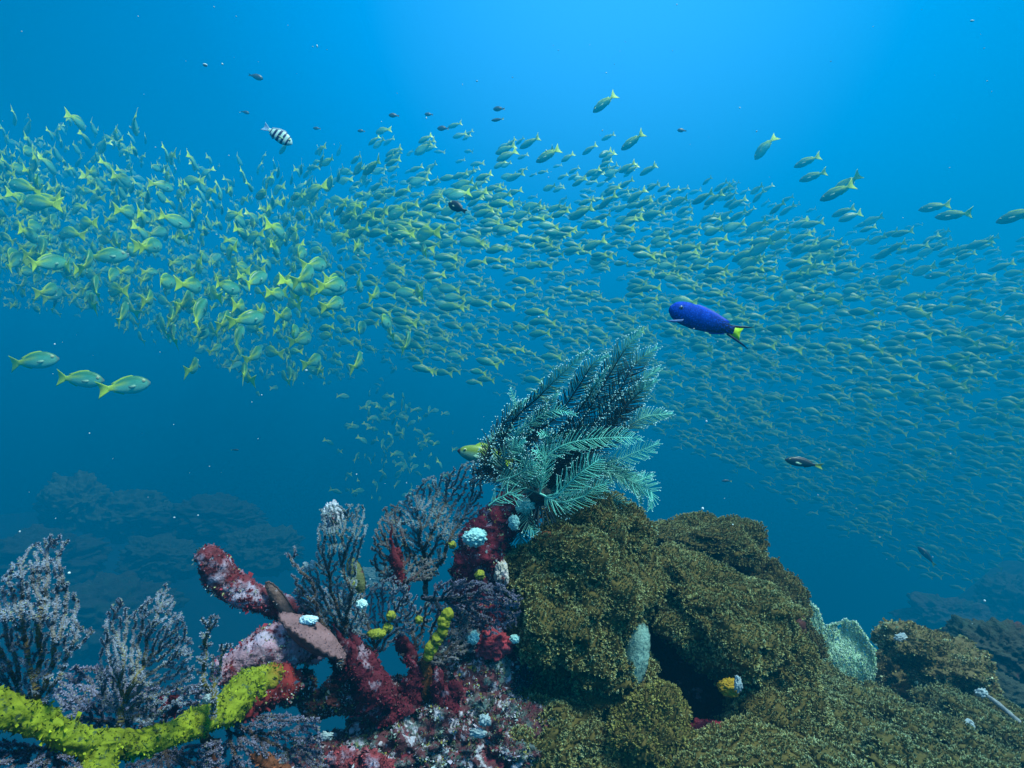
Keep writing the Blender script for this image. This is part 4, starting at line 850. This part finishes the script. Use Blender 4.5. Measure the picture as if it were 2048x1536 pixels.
def flat(poly, th, col, y0=0.0):
    p = np.array(poly, float); n = len(p); V = np.vstack([np.c_[p[:, 0], np.full(n, y0-th/2), p[:, 1]], np.c_[p[:, 0], np.full(n, y0+th/2), p[:, 1]]])
    c = V.mean(0); g = G(); cen = np.array([[*p.mean(0)]]);
    V2 = np.vstack([V, [[cen[0, 0], y0-th/2, cen[0, 1]], [cen[0, 0], y0+th/2, cen[0, 1]]]])
    fc = []
    for i in range(n):
        j = (i+1) % n; fc += [(i, j, 2*n), (j+n, i+n, 2*n+1), (i, i+n, j), (j, i+n, j+n)]
    return g.add(V2, np.array(fc), col)
tf = flat([(-0.35, 0.05), (-0.43, 0.075), (-0.55, 0.095), (-0.53, 0.04), (-0.525, 0.0), (-0.53, -0.04), (-0.55, -0.095), (-0.43, -0.075), (-0.35, -0.05)], 0.016, (0.52, 0.85, 0.005)); o = obj('tail_fin', tf, M_fin, wr)
for s in (1, -1):
    tfl = flat([(-0.34, s*0.045), (-0.36, s*0.07), (-0.46, s*0.095), (-0.58, s*0.125), (-0.70, s*0.155), (-0.60, s*0.11), (-0.50, s*0.078), (-0.40, s*0.055)], 0.020, (0.005, 0.012, 0.06)); obj('tail_lobe', tfl, M_fin, wr)
pfn = flat([(0.30, -0.09), (0.34, -0.11), (0.46, -0.16), (0.52, -0.19), (0.41, -0.18), (0.31, -0.13)], 0.008, (0.18, 0.26, 0.60), 0.09); obj('pectoral_fin', pfn, M_fin, wr)

# ---- sergeant: striped fish
def sergcol(x, z):
    c = np.tile(np.array((0.62, 0.88, 0.80)), (len(x), 1)); s = (np.sin((x+0.03)*2*np.pi/0.165) > 0.1) & (x > -0.32) & (x < 0.36); c[s] = (0.01, 0.015, 0.10)
    return c
pr = fish_parts(60, 20, 0.46, 0.16, 0.0, sergcol, dcol=(0.25, 0.35, 0.45), tcol=(0.30, 0.50, 0.75), ts=0.17, dh=0.07)
ms = {n_: g_.mesh(n_, M_fish if n_ == 'body' else (M_eye if n_ == 'eye' else M_fin)) for n_, g_ in pr.items()}
put_fish(P(558, 272, 1.9), head(12, -30), 0.105, 'small white fish with dark vertical bars above the left part of the school', None, meshes=ms, name='striped_fish')
# ---- dark fish
dk = lambda x, z: np.tile(np.array((0.012, 0.022, 0.03)), (len(x), 1))
pr = fish_parts(24, 14, 0.50, 0.18, 0.0, dk, dcol=(0.012, 0.02, 0.03), tcol=(0.015, 0.025, 0.03), ts=0.12, dh=0.05)
md = {n_: g_.mesh(n_, M_fish) for n_, g_ in pr.items()}
pr = fish_parts(24, 14, 0.30, 0.15, 0.2, dk, dcol=(0.012, 0.02, 0.03), tcol=(0.35, 0.45, 0.06), ts=0.10, dh=0.04)
mw = {n_: g_.mesh(n_, M_fish) for n_, g_ in pr.items()}
put_fish(P(913, 414, 2.4), head(160, 30), 0.095, 'black oval fish with a yellow spot amid the centre of the school', None, meshes=md, name='dark_fish')
put_fish(P(1602, 925, 2.6), head(176, 10), 0.16, 'slender dark fish with a pale tail below the right half of the school', None, meshes=mw, name='dark_fish')
DG = 'small dark fish scattered above and around the school'
for (px, py, Yc, az, el, ln, mm, lb) in [
    (513, 154, 4.2, 20, -8, .10, md, 'small dark fish highest at the upper left, alone in open water'),
    (787, 231, 4.6, 190, 0, .085, md, 'small dark fish leftmost of the row above the centre of the school'),
    (857, 229, 5.0, 185, 0, .075, md, 'faint dark fish second in the row above the centre of the school'),
    (885, 257, 4.6, 180, 0, .095, md, 'dark fish low in the row above the centre of the school'),
    (997, 218, 4.6, 175, 0, .095, md, 'upper of the pair of dark fish above the centre right'),
    (994, 240, 4.5, 180, -5, .10, mw, 'lower of the pair of dark fish above the centre right'),
    (722, 262, 5.4, 190, 0, .07, md, 'very faint dark fish just above the school, left of the row'),
    (633, 257, 5.4, 190, 0, .07, md, 'very faint dark fish just right of the striped fish'),
    (1363, 261, 4.9, 180, 5, .08, md, 'small dark round fish alone above the right half of the school'),
    (1452, 962, 4.6, 180, 0, .08, mw, 'tiny dark fish in the blue gap right of the feather star'),
    (1852, 1110, 3.4, 130, 45, .13, mw, 'dark slim fish pointing steeply up left at the lower right'),
    (491, 225, 5.2, 20, -5, .07, md, 'very faint small fish upper left of the striped fish'),
    (470, 900, 5.0, 10, 0, .07, mw, 'tiny dark fish in the empty water left of the feather star')]:
    put_fish(P(px, py, Yc*1.5), head(az, el), ln*1.5, lb, DG, meshes=mm, name='dark_fish', parts=('body', 'tail_fin', 'dorsal_fin'))

# ================================================================== background reef lumps
def far_coral(px, py, Yc, rx, ry, label, seed, col=(0.10, 0.14, 0.09), name='coral_mound'):
    Yc = Yc*4.0 if Yc > 2.6 else Yc
    kk = Yc/F; c = P(px, py, Yc); v, f = blob(c, (rx*kk, rx*kk*0.8, ry*kk), 5, 0.28, 2.2, seed, 0.12, 9, worley=0.10)
    return tag(obj(name, G().add(v, f, np.array(col)*0.5), M_ground, None, c), label, 'coral mound')
far_coral(150, 1010, 4.6, 62, 52, 'faint pale green coral mound highest on the dim left slope', 1, (0.22, 0.30, 0.16))
far_coral(265, 1030, 4.8, 80, 42, 'faint bushy coral mound beside the highest one on the left slope', 2, (0.16, 0.22, 0.12))
far_coral(320, 1120, 3.8, 70, 40, 'smooth dim coral boulder left of the red pointing branch', 3)
far_coral(520, 1100, 3.9, 70, 42, 'dim rounded coral boulder right of the red pointing branch', 4)
far_coral(430, 1040, 4.6, 90, 42, 'dark coral mound in the middle distance behind the red pointing branch', 5, (0.08, 0.10, 0.07))
far_coral(60, 1130, 3.4, 110, 60, 'dark coral mound behind the blurred left gorgonian', 6, (0.08, 0.09, 0.07))
far_coral(200, 1230, 2.8, 120, 60, 'dark reef lump behind the gap of the left fans', 7, (0.07, 0.08, 0.06))
far_coral(770, 1160, 3.0, 50, 22, 'pale sandy lump seen in the gap under the red seaweed', 8, (0.40, 0.50, 0.42))
far_coral(1890, 1240, 2.7, 75, 45, 'dark crusted reef ledge at the upper edge of the right background', 9, (0.09, 0.09, 0.07))
far_coral(1990, 1310, 2.5, 90, 60, 'dark reef lump behind the hollow rock at the right edge', 10, (0.08, 0.09, 0.06))
far_coral(2040, 1220, 3.0, 80, 60, 'dim reef rise at the right photo edge', 11, (0.08, 0.10, 0.06))
far_coral(1960, 1400, 2.2, 80, 50, 'dark reef patch right above the pale stick', 12, (0.07, 0.09, 0.06))

# ================================================================== marine snow
rp = np.random.default_rng(5); n = 250; bv, bf2 = ico(1)
Yp = rp.uniform(0.7, 3.4, n); pp = np.stack([P(a, b, y) for a, b, y in zip(rp.uniform(-40, 2090, n), rp.uniform(-40, 1250, n), Yp)])
sz = rp.lognormal(0, 0.45, n)*0.00075*(0.6+Yp*0.4); st = rp.uniform(0.6, 1.9, (n, 3))
g = G().add(pp[:, None]+bv[None]*sz[:, None, None]*st[:, None], (bf2[None]+np.arange(n)[:, None, None]*len(bv)).reshape(-1, 3), (0.75, 0.85, 0.85))
tag(obj('floating_particles', g, M_snow), 'tiny pale particles drifting in the water', 'particles', kind='stuff')

# ================================================================== haze: the water itself
HX, HY0, HY1, HZ0, HZ1 = 82, -14, 140, -26.0, 7.8
hv = np.array([(x, y, z) for x in (-HX, HX) for y in (HY0, HY1) for z in (HZ0, HZ1)], float)
hm = bpy.data.materials.new('water_haze'); hm.use_nodes = True; ht = hm.node_tree; ht.nodes.clear()
ho = ht.nodes.new('ShaderNodeOutputMaterial'); pv = ht.nodes.new('ShaderNodeVolumePrincipled'); ht.links.new(pv.outputs[0], ho.inputs['Volume'])
pv.inputs['Density'].default_value = 0.078; pv.inputs['Color'].default_value = (0.0, 0.45, 0.92, 1); pv.inputs['Anisotropy'].default_value = 0.22
pv.inputs['Absorption Color'].default_value = (0, 0, 0, 1)
tag(obj('haze', G().add(hv, [(0, 1, 3, 2), (4, 6, 7, 5), (0, 4, 5, 1), (2, 3, 7, 6), (0, 2, 6, 4), (1, 5, 7, 3)], (1, 1, 1)), hm, smooth=False), kind='stuff')
